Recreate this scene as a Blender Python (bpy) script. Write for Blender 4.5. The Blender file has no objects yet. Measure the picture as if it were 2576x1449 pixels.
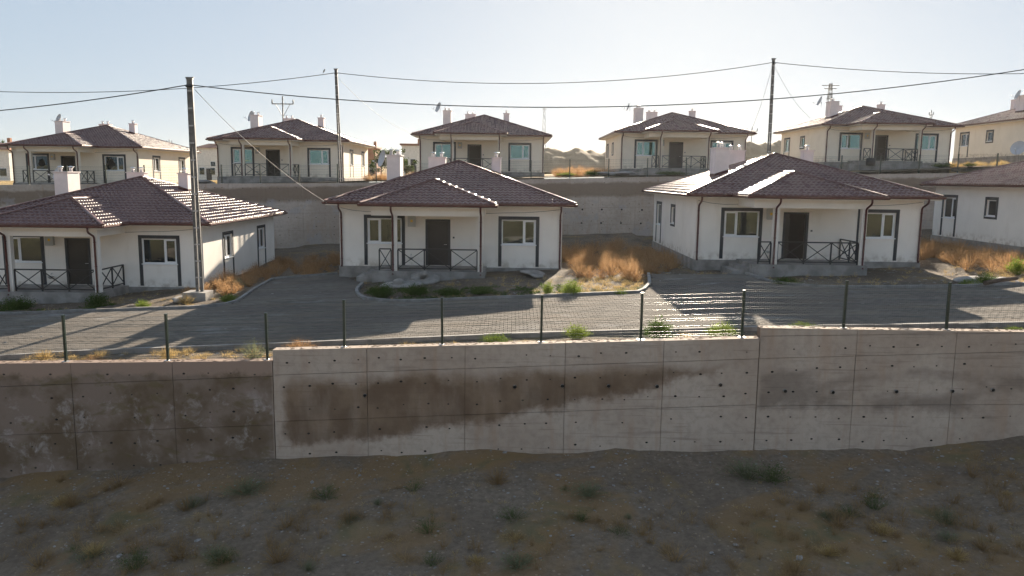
import bpy, bmesh, math, random
import numpy as np
from mathutils import Vector, Matrix, noise

R = math.radians
random.seed(7)
scene = bpy.context.scene
COL = scene.collection

# ------------------------------------------------------------------ camera, sky, sun, exposure
ZC = 8.0                       # height of the camera over world zero
FPX, PITCH, ROLL = 1953.13, R(8.04), R(0.715)
cam_d = bpy.data.cameras.new('camera')
cam_d.sensor_width = 36.0
cam_d.lens = 36.0 * FPX / 2576.0
cam_d.clip_start = 0.1
cam_d.clip_end = 6000
cam = bpy.data.objects.new('camera', cam_d)
COL.objects.link(cam)
cam.matrix_world = (Matrix.Translation((0, 0, ZC)) @ Matrix.Rotation(math.pi / 2 - PITCH, 4, 'X')
                    @ Matrix.Rotation(ROLL, 4, 'Z'))
scene.camera = cam

SUN_AZ, SUN_EL = R(12.2), R(15.7)       # to the right of the view axis (+Y), above the horizon
world = bpy.data.worlds.new('World')
scene.world = world
world.use_nodes = True
wn = world.node_tree
sky = wn.nodes.new('ShaderNodeTexSky')
sky.sky_type = 'NISHITA'
sky.sun_disc = False
sky.sun_elevation = SUN_EL
sky.sun_rotation = SUN_AZ
sky.altitude = 900
sky.air_density = 0.75
sky.dust_density = 0.9
sky.ozone_density = 1.5
bg = wn.nodes['Background']
gam = wn.nodes.new('ShaderNodeGamma')          # softens the whole sky evenly, as the camera's tone curve does
gam.inputs[1].default_value = 0.18
wn.links.new(sky.outputs[0], gam.inputs[0])
hsv = wn.nodes.new('ShaderNodeHueSaturation')
hsv.inputs['Saturation'].default_value = 1.7
wn.links.new(gam.outputs[0], hsv.inputs['Color'])
cool = wn.nodes.new('ShaderNodeMix')
cool.data_type = 'RGBA'
cool.blend_type = 'MULTIPLY'
cool.inputs[0].default_value = 1.0
cool.inputs[7].default_value = (0.93, 1.0, 1.07, 1.0)
wn.links.new(hsv.outputs[0], cool.inputs[6])
wn.links.new(cool.outputs[2], bg.inputs[0])
bg.inputs[1].default_value = 0.079

sun_d = bpy.data.lights.new('sun', 'SUN')
sun_d.energy = 2.6
sun_d.angle = R(0.53)
sun_d.color = (1.0, 0.86, 0.68)
sun = bpy.data.objects.new('sun', sun_d)
COL.objects.link(sun)
SDIR = Vector((math.sin(SUN_AZ) * math.cos(SUN_EL), math.cos(SUN_AZ) * math.cos(SUN_EL), math.sin(SUN_EL)))
sun.rotation_euler = SDIR.to_track_quat('Z', 'Y').to_euler()
sun.location = SDIR * 200

scene.view_settings.view_transform = 'Standard'
scene.view_settings.look = 'None'
scene.view_settings.gamma = 1.0
scene.view_settings.use_curve_mapping = False
scene.view_settings.exposure = 2.66


# ------------------------------------------------------------------ placing helpers
def ray(px, py):
    """photo position (in 2576 px width) -> world ray from the camera"""
    X, Y = px - 1288.0, py - 724.5
    c, s = math.cos(ROLL), math.sin(ROLL)
    X, Y = X * c + Y * s, -X * s + Y * c
    u, v = X / FPX, Y / FPX
    c, s = math.cos(PITCH), math.sin(PITCH)
    return Vector((u, c - v * s, -s - v * c))


def at(px, py, Y):
    r = ray(px, py)
    p = r * (Y / r.y)
    return Vector((p.x, p.y, p.z + ZC))


G1X = [-400, -60, -20.5, -13, -6.2, 0, 6, 14.3, 22, 60, 400]
G1Z = [-9.5, -7.4, -5.8, -5.2, -4.85, -4.5, -4.25, -4.0, -3.75, -3.0, -2]
G2X = [-400, -60, -37.7, -20, -2.8, 14.8, 32.6, 50, 80, 400]
G2Z = [-4.0, -2.0, -1.25, -.7, .02, .42, 1.15, 1.9, 2.4, 4.0]
GLX = [-400, -60, -13.6, -6.3, -1, 6.5, 10.7, 12.3, 13.6, 20, 60, 400]
GLZ = [-12, -9.5, -8.1, -7.5, -7.25, -7.1, -7.0, -6.82, -6.65, -6.6, -6.0, -5]


def g1(x):
    return float(np.interp(x, G1X, G1Z)) + ZC


def g2(x, y=60.0):
    z = float(np.interp(x, G2X, G2Z)) + ZC
    if y > 80:
        z += float(np.interp(y, [80, 130, 260, 330, 1500], [0, .6, 4.6, 5.2, 4.0]))
    return z


def gl(x, y):
    z = float(np.interp(x, GLX, GLZ)) + ZC
    z += float(np.interp(y, [-400, -300, -160, -60, -10, 12, 19.8], [15, 14, 9.0, 3.0, -.9, -.55, 0]))
    return z


def on1(px, py, off=0.05):
    r = ray(px, py)
    z = -4.8 + ZC
    for _ in range(60):
        t = (z - ZC) / r.z
        z = g1(r.x * t) + off
    return Vector((r.x * t, r.y * t, z))


def onl(px, py, off=0.0):
    r = ray(px, py)
    z = -7.3 + ZC
    for _ in range(60):
        t = (z - ZC) / r.z
        z = gl(r.x * t, r.y * t) + off
    return Vector((r.x * t, r.y * t, z))


# ------------------------------------------------------------------ object helpers
def tag(o, label=None, cat=None, group=None, kind=None):
    if label: o['label'] = label
    if cat: o['category'] = cat
    if group: o['group'] = group
    if kind: o['kind'] = kind
    return o


def empty(name, loc, rz=0.0):
    o = bpy.data.objects.new(name, None)
    o.empty_display_size = 0.2
    COL.objects.link(o)
    o.location = loc
    o.rotation_euler = (0, 0, rz)
    return o


def link(name, mesh, parent=None, loc=None):
    o = bpy.data.objects.new(name, mesh)
    COL.objects.link(o)
    if parent is not None: o.parent = parent
    if loc is not None: o.location = loc
    return o


def copy_tree(o, parent=None):
    c = o.copy()
    COL.objects.link(c)
    c.parent = parent
    for ch in KIDS.get(o.name, []):
        copy_tree(ch, c)
    return c


KIDS = {}


def note_kids(root):
    """remember the children of a prototype (children lookups are slow)"""
    for ch in list(root.children):
        KIDS.setdefault(root.name, []).append(ch)
        note_kids(ch)


class MB:
    def __init__(self):
        self.v, self.f, self.s = [], [], []

    def face(self, idx, smooth=False):
        self.f.append(tuple(idx)); self.s.append(smooth)

    def quad(self, a, b, c, d, smooth=False):
        n = len(self.v); self.v += [tuple(a), tuple(b), tuple(c), tuple(d)]
        self.face((n, n + 1, n + 2, n + 3), smooth)

    def poly(self, pts):
        n = len(self.v); self.v += [tuple(p) for p in pts]
        self.face(range(n, n + len(pts)))

    def hexa(self, p):
        """8 corners: bottom 0..3 counter-clockwise, top 4..7"""
        n = len(self.v); self.v += [tuple(q) for q in p]
        for q in ((3, 2, 1, 0), (4, 5, 6, 7), (0, 1, 5, 4), (1, 2, 6, 5), (2, 3, 7, 6), (3, 0, 4, 7)):
            self.face([n + i for i in q])

    def box(self, x0, x1, y0, y1, z0, z1):
        self.hexa([(x0, y0, z0), (x1, y0, z0), (x1, y1, z0), (x0, y1, z0),
                   (x0, y0, z1), (x1, y0, z1), (x1, y1, z1), (x0, y1, z1)])
        return self

    def bar(self, p, q, w, h, up=(0, 0, 1)):
        p, q, up = Vector(p), Vector(q), Vector(up)
        d = (q - p).normalized()
        if abs(d.dot(up)) > .99: up = Vector((0, 1, 0))
        s = d.cross(up).normalized() * (w / 2)
        t = s.cross(d).normalized() * (h / 2)
        self.hexa([p - s - t, q - s - t, q + s - t, p + s - t, p - s + t, q - s + t, q + s + t, p + s + t])
        return self

    def tube(self, pts, r, n=8, caps=True, closed=False, r2=None):
        pts = [Vector(p) for p in pts]
        m = len(pts)
        rings = []
        ref = None
        for i, p in enumerate(pts):
            a = pts[max(i - 1, 0)]; b = pts[min(i + 1, m - 1)]
            d = (b - a).normalized()
            if ref is None:
                ref = Vector((0, 0, 1)) if abs(d.z) < .9 else Vector((0, 1, 0))
            s = d.cross(ref).normalized()
            t = s.cross(d).normalized()
            rr = r if r2 is None else r + (r2 - r) * i / (m - 1)
            base = len(self.v)
            for k in range(n):
                an = 2 * math.pi * k / n
                q = p + s * (math.cos(an) * rr) + t * (math.sin(an) * rr)
                self.v.append(tuple(q))
            rings.append(base)
        for i in range(m - 1):
            a, b = rings[i], rings[i + 1]
            for k in range(n):
                k2 = (k + 1) % n
                self.face((a + k, a + k2, b + k2, b + k), True)
        if caps:
            self.face([rings[0] + k for k in range(n)][::-1])
            self.face([rings[-1] + k for k in range(n)])
        return self

    def lathe(self, prof, n=12, c=(0, 0, 0)):
        """prof: (radius, z)"""
        rings = []
        for r, z in prof:
            rings.append(len(self.v))
            for k in range(n):
                a = 2 * math.pi * k / n
                self.v.append((c[0] + r * math.cos(a), c[1] + r * math.sin(a), c[2] + z))
        for i in range(len(prof) - 1):
            a, b = rings[i], rings[i + 1]
            for k in range(n):
                k2 = (k + 1) % n
                self.face((a + k, a + k2, b + k2, b + k), True)
        self.face([rings[0] + k for k in range(n)][::-1])
        self.face([rings[-1] + k for k in range(n)])
        return self

    def mesh(self, name, mat):
        me = bpy.data.meshes.new(name)
        me.from_pydata(self.v, [], self.f)
        me.polygons.foreach_set('use_smooth', self.s)
        if mat is not None: me.materials.append(mat)
        me.update()
        return me

    def build(self, name, mat, parent=None, loc=None):
        return link(name, self.mesh(name, mat), parent, loc)


def sweep_loop(path, profile, closed=True):
    """mitred sweep of a (out, z) profile round a plan outline given counter-clockwise seen from above"""
    mb = MB()
    m = len(path)
    rows = []
    for i in range(m):
        p = Vector(path[i]); a = Vector(path[i - 1]); b = Vector(path[(i + 1) % m])
        d0 = (p - a).normalized(); d1 = (b - p).normalized()
        n0 = Vector((d0.y, -d0.x)); n1 = Vector((d1.y, -d1.x))
        bis = (n0 + n1)
        k = bis / max(bis.dot(n0), 1e-4)
        row = []
        for o, z in profile:
            row.append(len(mb.v)); q = p + k * o
            mb.v.append((q.x, q.y, z))
        rows.append(row)
    n = len(profile)
    for i in range(m):
        a, b = rows[i], rows[(i + 1) % m]
        for j in range(n):
            j2 = (j + 1) % n
            mb.face((a[j], b[j], b[j2], a[j2]))
    return mb


# ------------------------------------------------------------------ materials
def new_mat(name):
    m = bpy.data.materials.new(name)
    m.use_nodes = True
    nt = m.node_tree
    return m, nt, nt.nodes['Principled BSDF']


def nd(nt, kind, **kw):
    n = nt.nodes.new('ShaderNode' + kind)
    for k, v in kw.items(): setattr(n, k, v)
    return n


def setin(nt, sock, val):
    if hasattr(val, 'is_output'): nt.links.new(val, sock)
    else: sock.default_value = val


def mth(nt, op, a, b=None, c=None, clamp=False):
    n = nd(nt, 'Math', operation=op, use_clamp=clamp)
    for i, v in enumerate((a, b, c)):
        if v is not None: setin(nt, n.inputs[i], v)
    return n.outputs[0]


def rng(nt, v, a, b, c=0.0, d=1.0):
    n = nd(nt, 'MapRange', interpolation_type='SMOOTHSTEP')
    setin(nt, n.inputs['Value'], v)
    for k, x in (('From Min', a), ('From Max', b), ('To Min', c), ('To Max', d)): setin(nt, n.inputs[k], x)
    return n.outputs[0]


def noi(nt, vec, scale, detail=4.0, rough=.55, dist=0.0, sc=None):
    if sc is not None:
        mp = nd(nt, 'Mapping'); nt.links.new(vec, mp.inputs[0]); mp.inputs['Scale'].default_value = sc
        vec = mp.outputs[0]
    n = nd(nt, 'TexNoise')
    nt.links.new(vec, n.inputs['Vector'])
    n.inputs['Scale'].default_value = scale
    n.inputs['Detail'].default_value = detail
    n.inputs['Roughness'].default_value = rough
    n.inputs['Distortion'].default_value = dist
    return n.outputs['Fac']


def mixc(nt, f, a, b, mode='MIX'):
    n = nd(nt, 'Mix', data_type='RGBA', blend_type=mode)
    setin(nt, n.inputs[0], f)
    for i, c in ((6, a), (7, b)):
        if isinstance(c, (tuple, list)): n.inputs[i].default_value = (*c, 1.0)
        else: nt.links.new(c, n.inputs[i])
    return n.outputs[2]


def pos(nt): return nd(nt, 'NewGeometry').outputs['Position']
def objc(nt): return nd(nt, 'TexCoord').outputs['Object']


def bump(nt, bs, h, strength=.3, dist=.02):
    b = nd(nt, 'Bump')
    b.inputs['Strength'].default_value = strength
    b.inputs['Distance'].default_value = dist
    nt.links.new(h, b.inputs['Height'])
    nt.links.new(b.outputs[0], bs.inputs['Normal'])


def simple(name, col, rough=.6, metal=0.0, var=.12, scale=3.0, spec=.5, bmp=0.0, space=objc):
    m, nt, bs = new_mat(name)
    f = noi(nt, space(nt), scale, 5)
    lo = tuple(c * (1 - var) for c in col); hi = tuple(min(1, c * (1 + var)) for c in col)
    nt.links.new(mixc(nt, rng(nt, f, .3, .7), lo, hi), bs.inputs['Base Color'])
    bs.inputs['Roughness'].default_value = rough
    bs.inputs['Metallic'].default_value = metal
    bs.inputs['Specular IOR Level'].default_value = spec
    if bmp: bump(nt, bs, noi(nt, space(nt), scale * 12, 4), bmp, .01)
    return m


M = {}


def plaster(name, col, dirt):
    m, nt, bs = new_mat(name)
    p = pos(nt)
    f = noi(nt, p, .8, 5)
    c = mixc(nt, rng(nt, f, .3, .75), col, tuple(x * .92 for x in col))
    st = noi(nt, p, 2.2, 5, .6, .3, (1, 1, .22))
    c = mixc(nt, mth(nt, 'MULTIPLY', rng(nt, st, .55, .8), .45), c, dirt)
    o = nd(nt, 'SeparateXYZ'); nt.links.new(objc(nt), o.inputs[0])
    low = mth(nt, 'MULTIPLY', rng(nt, o.outputs[2], .55, 0.0), rng(nt, noi(nt, p, 3, 4), .4, .7))
    c = mixc(nt, mth(nt, 'MULTIPLY', low, .7), c, (.40, .33, .25))
    nt.links.new(c, bs.inputs['Base Color'])
    bs.inputs['Roughness'].default_value = .85
    bs.inputs['Specular IOR Level'].default_value = .2
    bump(nt, bs, noi(nt, p, 60, 3), .25, .006)
    return m


M['plaster'] = plaster('wall plaster', (.88, .83, .765), (.70, .64, .56))
M['plaster_cream'] = plaster('cream wall plaster', (.86, .785, .66), (.70, .61, .48))
M['soffit'] = simple('white eaves board', (.78, .75, .71), .7, var=.05)
M['chimney'] = simple('pinkish chimney render', (.80, .71, .69), .85, var=.06, scale=2.0, bmp=.2)
M['plinth'] = simple('grey cement render', (.27, .25, .23), .9, var=.28, scale=1.8, bmp=.5)
M['charcoal'] = simple('anthracite window surround', (.035, .038, .043), .6, var=.2)
M['pvc'] = simple('white window plastic', (.78, .79, .80), .35, var=.03)
M['rail'] = simple('black painted steel', (.018, .018, .02), .45, var=.2)
M['door'] = simple('near black steel door', (.017, .016, .015), .4, var=.25, scale=1.5)
M['gutter'] = simple('dark red gutter metal', (.085, .022, .018), .38, var=.2)
M['zinc'] = simple('bright zinc sheet', (.62, .62, .63), .32, .85, var=.15)
M['box'] = simple('grey plastic meter box', (.42, .42, .40), .5, var=.1)
M['sticker'] = simple('yellow sticker', (.75, .48, .05), .6, var=.1)
M['steel'] = simple('galvanised pole steel', (.12, .118, .115), .55, .3, var=.35, scale=4)
M['batten'] = simple('pale batten steel', (.34, .34, .34), .5, .4, var=.2, scale=4)
M['cable'] = simple('black cable jacket', (.03, .03, .033), .55, var=.1)
M['dropcable'] = simple('grey drop cable', (.24, .23, .22), .6, var=.1)
M['fence'] = simple('dark green fence coating', (.022, .04, .03), .30, .0, var=.25)
M['wire'] = simple('green coated wire', (.05, .065, .055), .30, .35, var=.2, spec=.8)
M['kerb'] = simple('pale concrete kerb', (.22, .21, .20), .9, var=.25, scale=2.5, bmp=.4, space=pos)
M['dish'] = simple('grey dish paint', (.45, .45, .46), .35, .1, var=.1)
M['hole'] = simple('hole shade black', (.018, .016, .014), .95, var=.2)  # near-black colour stands in for the shade inside holes and openings
M['pipe'] = simple('grey drain pipe', (.35, .32, .29), .7, var=.2)
M['mortar'] = simple('dried mortar', (.24, .22, .20), .95, var=.3, scale=2.2, bmp=.7)
M['stone'] = simple('pale stone', (.27, .25, .235), .9, var=.3, scale=2, bmp=.4)
M['crumb'] = simple('reddish dirt', (.26, .17, .115), .95, var=.3, scale=2)
M['clay'] = simple('far roof clay', (.20, .09, .065), .8, var=.2)
M['farwall'] = simple('far house paint', (.72, .70, .66), .85, var=.08)
M['brick'] = simple('raw hollow brick', (.36, .17, .10), .9, var=.2, scale=1.0)
M['bark'] = simple('bark', (.10, .07, .05), .95, var=.3)


def roof_mat():
    m, nt, bs = new_mat('dark brown coated tile sheet')
    p = pos(nt)
    c = mixc(nt, rng(nt, noi(nt, p, .5, 4), .3, .7), (.112, .058, .053), (.162, .090, .081))
    inf = nd(nt, 'ObjectInfo')
    c = mixc(nt, rng(nt, noi(nt, p, 9, 3), .55, .8, 0, .35), c, (.21, .16, .145))
    nt.links.new(c, bs.inputs['Base Color'])
    nt.links.new(rng(nt, noi(nt, p, 2.5, 4), .3, .7, .25, .34), bs.inputs['Roughness'])
    bs.inputs['Specular IOR Level'].default_value = .16
    bump(nt, bs, noi(nt, p, 90, 3), .15, .004)
    return m


M['roof'] = roof_mat()


def glass(name, tint, ior, body=(.012, .013, .012)):
    m, nt, bs = new_mat(name)
    bs.inputs['Base Color'].default_value = (*body, 1)
    bs.inputs['Roughness'].default_value = .03
    bs.inputs['IOR'].default_value = ior
    bs.inputs['Specular Tint'].default_value = (*tint, 1)
    w = noi(nt, pos(nt), 1.3, 2)
    bump(nt, bs, w, .10, .05)
    return m


M['glass'] = glass('coated window glass', (.62, .80, .95), 1.7)
M['glass_teal'] = glass('teal coated window glass', (.62, .96, .90), 2.7, (.02, .03, .03))


def concrete(name, upper=False):
    """board-marked concrete of the retaining walls with its mud stains and salt bloom"""
    m, nt, bs = new_mat(name)
    p = pos(nt)
    s = nd(nt, 'SeparateXYZ'); nt.links.new(p, s.inputs[0])
    x, z = s.outputs[0], mth(nt, 'SUBTRACT', s.outputs[2], ZC)
    base = mixc(nt, rng(nt, noi(nt, p, .35, 5, .6), .3, .7), *(((.41, .325, .26), (.52, .44, .37)) if not upper else ((.40, .335, .28), (.53, .46, .40))))
    base = mixc(nt, rng(nt, noi(nt, p, 5, 5, .65), .4, .75, 0, .35), base, (.23, .18, .145))
    strk = noi(nt, p, 3.2, 4, .6, .2, (1, 1, .12))
    base = mixc(nt, rng(nt, strk, .52, .72, 0, .4), base, (.40, .27, .185))
    hor = noi(nt, p, 2.0, 3, .5, 0, (.35, 1, 9))
    base = mixc(nt, rng(nt, hor, .58, .72, 0, .4), base, (.19, .15, .125))
    wob = mth(nt, 'MULTIPLY', mth(nt, 'SUBTRACT', noi(nt, p, .9, 5, .65), .5), .9)
    fine = mth(nt, 'MULTIPLY', mth(nt, 'SUBTRACT', noi(nt, p, 5, 4, .65), .5), .28)
    zz = mth(nt, 'ADD', mth(nt, 'ADD', z, wob), fine)
    brown = mixc(nt, rng(nt, noi(nt, p, 1.6, 4), .35, .7), (.15, .098, .062), (.225, .155, .102))
    if not upper:
        # long mud stain that climbs across the middle section
        q = mth(nt, 'MULTIPLY_ADD', mth(nt, 'MULTIPLY', x, x), .0094, mth(nt, 'MULTIPLY_ADD', x, .198, -6.30))
        d = mth(nt, 'SUBTRACT', zz, q)
        top = mth(nt, 'SUBTRACT', mth(nt, 'MULTIPLY_ADD', x, .048, -4.98), zz)
        mk = mth(nt, 'MULTIPLY', rng(nt, d, -.10, .22), rng(nt, top, -.14, .34))
        xin = mth(nt, 'MULTIPLY', rng(nt, mth(nt, 'ADD', x, wob), -6.05, -5.75), rng(nt, x, 6.3, 5.2))
        mk = mth(nt, 'MULTIPLY', mth(nt, 'MULTIPLY', mk, xin), rng(nt, noi(nt, p, 2.4, 4, .6, .2, (1, 1, .25)), .25, .6, .72, 1.0))
        c = mixc(nt, mth(nt, 'MULTIPLY', mk, .93), base, brown)
        # left section: damp olive-brown with white salt bloom
        lf = rng(nt, x, -6.2, -6.3)
        c1 = mixc(nt, rng(nt, noi(nt, p, .8, 5, .6), .38, .6), (.15, .108, .072), (.24, .185, .15))
        lowz = rng(nt, zz, -5.3, -6.2)
        eff = mth(nt, 'MULTIPLY', rng(nt, noi(nt, p, 2.1, 6, .68, .4), .52, .74), lowz)
        c1 = mixc(nt, mth(nt, 'MULTIPLY', eff, .75), c1, (.46, .42, .40))
        mossy = rng(nt, noi(nt, p, 2.6, 4, .6, .5, (.6, 1, 1.2)), .56, .68, 0, .55)
        c1 = mixc(nt, mossy, c1, (.135, .105, .045))
        topb = rng(nt, mth(nt, 'SUBTRACT', zz, mth(nt, 'MULTIPLY_ADD', x, .0225, -4.66)), -.42, -.22)
        c1 = mixc(nt, topb, c1, (.33, .24, .19))
        c = mixc(nt, lf, c, c1)
        # right section: grey wet patches
        rt = rng(nt, x, 6.45, 6.6)
        band = mth(nt, 'MULTIPLY', rng(nt, zz, -6.1, -5.75), rng(nt, zz, -4.75, -5.0))
        wet = mth(nt, 'MULTIPLY', mth(nt, 'MULTIPLY', rng(nt, noi(nt, p, .55, 5, .55, .3, (.5, 1, 1.2)), .42, .56), band), rt)
        c = mixc(nt, mth(nt, 'MULTIPLY', wet, .62), c, (.165, .13, .105))
    else:
        rel = mth(nt, 'SUBTRACT', mth(nt, 'ADD', z, mth(nt, 'MULTIPLY', fine, .35)), mth(nt, 'MULTIPLY_ADD', x, .027, -.07))
        rel2 = mth(nt, 'ADD', rel, mth(nt, 'MULTIPLY', wob, .5))
        band = mth(nt, 'MULTIPLY', rng(nt, rel2, -1.45, -1.15), rng(nt, rel2, -.22, -.42))
        c = mixc(nt, mth(nt, 'MULTIPLY', band, .8), base, (.19, .14, .10))
        eff = mth(nt, 'MULTIPLY', rng(nt, noi(nt, p, .8, 6, .65, .4), .52, .62), rng(nt, zz, -1.4, -1.8))
        c = mixc(nt, mth(nt, 'MULTIPLY', eff, .5), c, (.38, .37, .38))
    nt.links.new(c, bs.inputs['Base Color'])
    bs.inputs['Roughness'].default_value = .92
    bs.inputs['Specular IOR Level'].default_value = .2
    bump(nt, bs, noi(nt, p, 14, 6, .7), .5, .02)
    return m


M['concrete'] = concrete('stained retaining wall concrete')
M['concrete_up'] = concrete('upper retaining wall concrete', True)
M['joint'] = simple('dark concrete joint', (.20, .15, .115), .95, var=.3, space=pos)


def soil(name, a, b, grass, amount, gscale=.5, far=None, pebble=True, extra=(), pk=.75):
    m, nt, bs = new_mat(name)
    p = pos(nt)
    c = mixc(nt, rng(nt, noi(nt, p, .35, 6, .6), .3, .7), a, b)
    c = mixc(nt, rng(nt, noi(nt, p, 7, 5, .7), .35, .7, 0, .6), c, tuple(x * .55 for x in a))
    g = rng(nt, noi(nt, p, gscale, 6, .65, .4), .62 - amount, .74 - amount)
    c = mixc(nt, mth(nt, 'MULTIPLY', g, .8), c, grass)
    for col_, sc_, lo_ in extra:
        k = rng(nt, noi(nt, p, sc_, 5, .6, .6), lo_, lo_ + .12, 0, .65)
        c = mixc(nt, k, c, col_)
    if pebble:
        v = nd(nt, 'TexVoronoi'); nt.links.new(p, v.inputs['Vector']); v.inputs['Scale'].default_value = 9
        sp = nd(nt, 'SeparateColor'); nt.links.new(v.outputs['Color'], sp.inputs[0])
        pm_ = mth(nt, 'MULTIPLY', rng(nt, v.outputs['Distance'], .34, .22), rng(nt, sp.outputs[0], .80, .84))
        c = mixc(nt, mth(nt, 'MULTIPLY', pm_, pk), c, tuple(min(1, x * 2.0) for x in b))
    if far:
        s = nd(nt, 'SeparateXYZ'); nt.links.new(p, s.inputs[0])
        d = mth(nt, 'ADD', s.outputs[1], mth(nt, 'MULTIPLY', noi(nt, p, .12, 4), 30))
        f1 = mixc(nt, rng(nt, noi(nt, p, .15, 6, .6), .35, .65), far[0], far[1])
        c = mixc(nt, rng(nt, d, far[2], far[3]), c, f1)
    nt.links.new(c, bs.inputs['Base Color'])
    bs.inputs['Roughness'].default_value = .95
    bs.inputs['Specular IOR Level'].default_value = .15
    h = mth(nt, 'ADD', noi(nt, p, 3, 8, .7), mth(nt, 'MULTIPLY', noi(nt, p, 22, 4, .7), .5))
    bump(nt, bs, h, 1.0, .09)
    return m


M['soil_low'] = soil('stony lower soil', (.20, .152, .112), (.275, .215, .162), (.25, .175, .09), .12, .5,
                     far=((.58, .44, .22), (.48, .35, .17), 4, -14),
                     extra=(((.27, .165, .075), .33, .49), ((.12, .125, .07), .5, .57), ((.25, .20, .16), .9, .64)), pk=.3)
M['soil_mid'] = soil('plot soil', (.125, .10, .076), (.21, .165, .125), (.22, .155, .075), .09, .6,
                     extra=(((.085, .075, .055), .5, .52), ((.10, .105, .05), .8, .62)))
M['soil_up'] = soil('upper plot soil', (.16, .125, .09), (.24, .19, .14), (.30, .20, .08), .12, .4,
                    far=((.46, .31, .12), (.34, .24, .11), 92, 110))
M['heap'] = soil('gravel heap', (.36, .255, .155), (.47, .345, .22), (.35, .25, .155), 0, .2, pebble=False)


def road_mats():
    m, nt, bs = new_mat('grey paving block')
    p = pos(nt)
    at_ = nd(nt, 'Attribute', attribute_name='tone')
    c = mixc(nt, at_.outputs['Fac'], (.112, .102, .092), (.22, .194, .166))
    c = mixc(nt, rng(nt, noi(nt, p, .25, 4), .35, .7, 0, .5), c, (.105, .09, .078))
    wh = rng(nt, noi(nt, p, .55, 6, .66, .5, (.6, 1, 1)), .58, .70, 0, .6)
    c = mixc(nt, wh, c, (.30, .295, .29))
    s = nd(nt, 'SeparateXYZ'); nt.links.new(p, s.inputs[0])
    du = rng(nt, noi(nt, p, 1.3, 5, .6, .2, (.35, 1, 1)), .48, .68, 0, .55)
    c = mixc(nt, du, c, (.18, .145, .112))
    nt.links.new(c, bs.inputs['Base Color'])
    bs.inputs['Roughness'].default_value = 1.0
    bs.inputs['Specular IOR Level'].default_value = .1
    bump(nt, bs, noi(nt, p, 30, 4), .4, .01)
    return m


M['paver'] = road_mats()
M['bedding'] = simple('joint sand', (.12, .10, .08), .95, var=.3, scale=1.2, space=pos)
M['asphalt'] = simple('upper road surface', (.075, .075, .075), .9, var=.3, scale=.8, space=pos)


def plant(name, a, b, trans=.45):
    m = bpy.data.materials.new(name)
    m.use_nodes = True
    nt = m.node_tree
    nt.nodes.clear()
    out = nd(nt, 'OutputMaterial')
    f = noi(nt, pos(nt), 1.4, 4)
    at_ = nd(nt, 'Attribute', attribute_name='tone')
    k = mth(nt, 'ADD', mth(nt, 'MULTIPLY', rng(nt, f, .3, .7), .5), mth(nt, 'MULTIPLY', at_.outputs['Fac'], .5))
    c = mixc(nt, k, a, b)
    d = nd(nt, 'BsdfDiffuse'); t = nd(nt, 'BsdfTranslucent'); mx = nd(nt, 'MixShader')
    nt.links.new(c, d.inputs[0]); nt.links.new(c, t.inputs[0])
    mx.inputs[0].default_value = trans
    nt.links.new(d.outputs[0], mx.inputs[1]); nt.links.new(t.outputs[0], mx.inputs[2])
    nt.links.new(mx.outputs[0], out.inputs[0])
    return m


M['dry'] = plant('dry russet stems', (.28, .155, .075), (.52, .335, .175))
M['straw'] = plant('straw grass', (.36, .25, .10), (.58, .44, .22))
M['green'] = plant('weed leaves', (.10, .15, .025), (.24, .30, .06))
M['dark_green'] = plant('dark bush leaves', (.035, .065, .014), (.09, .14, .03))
M['dull'] = plant('dull russet stems', (.24, .155, .075), (.42, .30, .16))  # slightly darker and duller than the terrace stems
M['dull_green'] = plant('dull weed leaves', (.075, .10, .04), (.15, .18, .075))  # duller leaf colour for weeds on the lower ground
M['grey_green'] = plant('grey green weed', (.13, .145, .08), (.25, .26, .16))
M['tree'] = plant('tree leaves', (.03, .05, .014), (.08, .11, .03))


# ------------------------------------------------------------------ ground sheets
def axis(parts):
    a = []
    for lo, hi, st in parts:
        n = max(1, int(round((hi - lo) / st)))
        a += [lo + (hi - lo) * i / n for i in range(n)]
    a.append(parts[-1][1])
    return a


def sheet(name, xs, ys, zf, mat):
    v = [(x, y, zf(x, y)) for y in ys for x in xs]
    nx = len(xs)
    f = [(j * nx + i, j * nx + i + 1, (j + 1) * nx + i + 1, (j + 1) * nx + i)
         for j in range(len(ys) - 1) for i in range(nx - 1)]
    me = bpy.data.meshes.new(name)
    me.from_pydata(v, [], f)
    me.polygons.foreach_set('use_smooth', [True] * len(f))
    me.materials.append(mat)
    o = link(name, me)
    o['kind'] = 'structure'
    return o


def nz(x, y, s, seed=0.0):
    return noise.noise(Vector((x * s, y * s, seed)))


FW = 19.8                      # front face of the front retaining wall


def zlow(x, y):
    z = gl(x, y)
    if abs(x) < 40 and y > 5:
        z += .10 * nz(x, y, .45, 1) + .05 * nz(x, y, 1.3, 2) + .025 * nz(x, y, 3.5, 3)
        k = max(0, 1 - (FW - y) / 1.2)
        z += k * (.05 * nz(x, 0, .55, 9) + .035 * nz(x, 0, 1.6, 4) + .05)
    elif y < -20:
        z += 1.2 * nz(x, y, .02, 5) + .4 * nz(x, y, .08, 6)
    return z


sheet('lower_ground', axis([(-900, -200, 100), (-200, -40, 16), (-40, -16, 1.2), (-16, 16, .2), (16, 40, 1.2),
                            (40, 200, 16), (200, 900, 100)]),
      axis([(-400, -200, 50), (-200, -20, 12), (-20, 10, 2), (10, FW + .2, .2)]), zlow, M['soil_low'])

ROADF, ROADB = 22.0, 29.0


def inside(pt, poly):
    x, y = pt
    r = False
    j = len(poly) - 1
    for i in range(len(poly)):
        xi, yi = poly[i]; xj, yj = poly[j]
        if (yi > y) != (yj > y) and x < (xj - xi) * (y - yi) / (yj - yi) + xi: r = not r
        j = i
    return r


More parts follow.
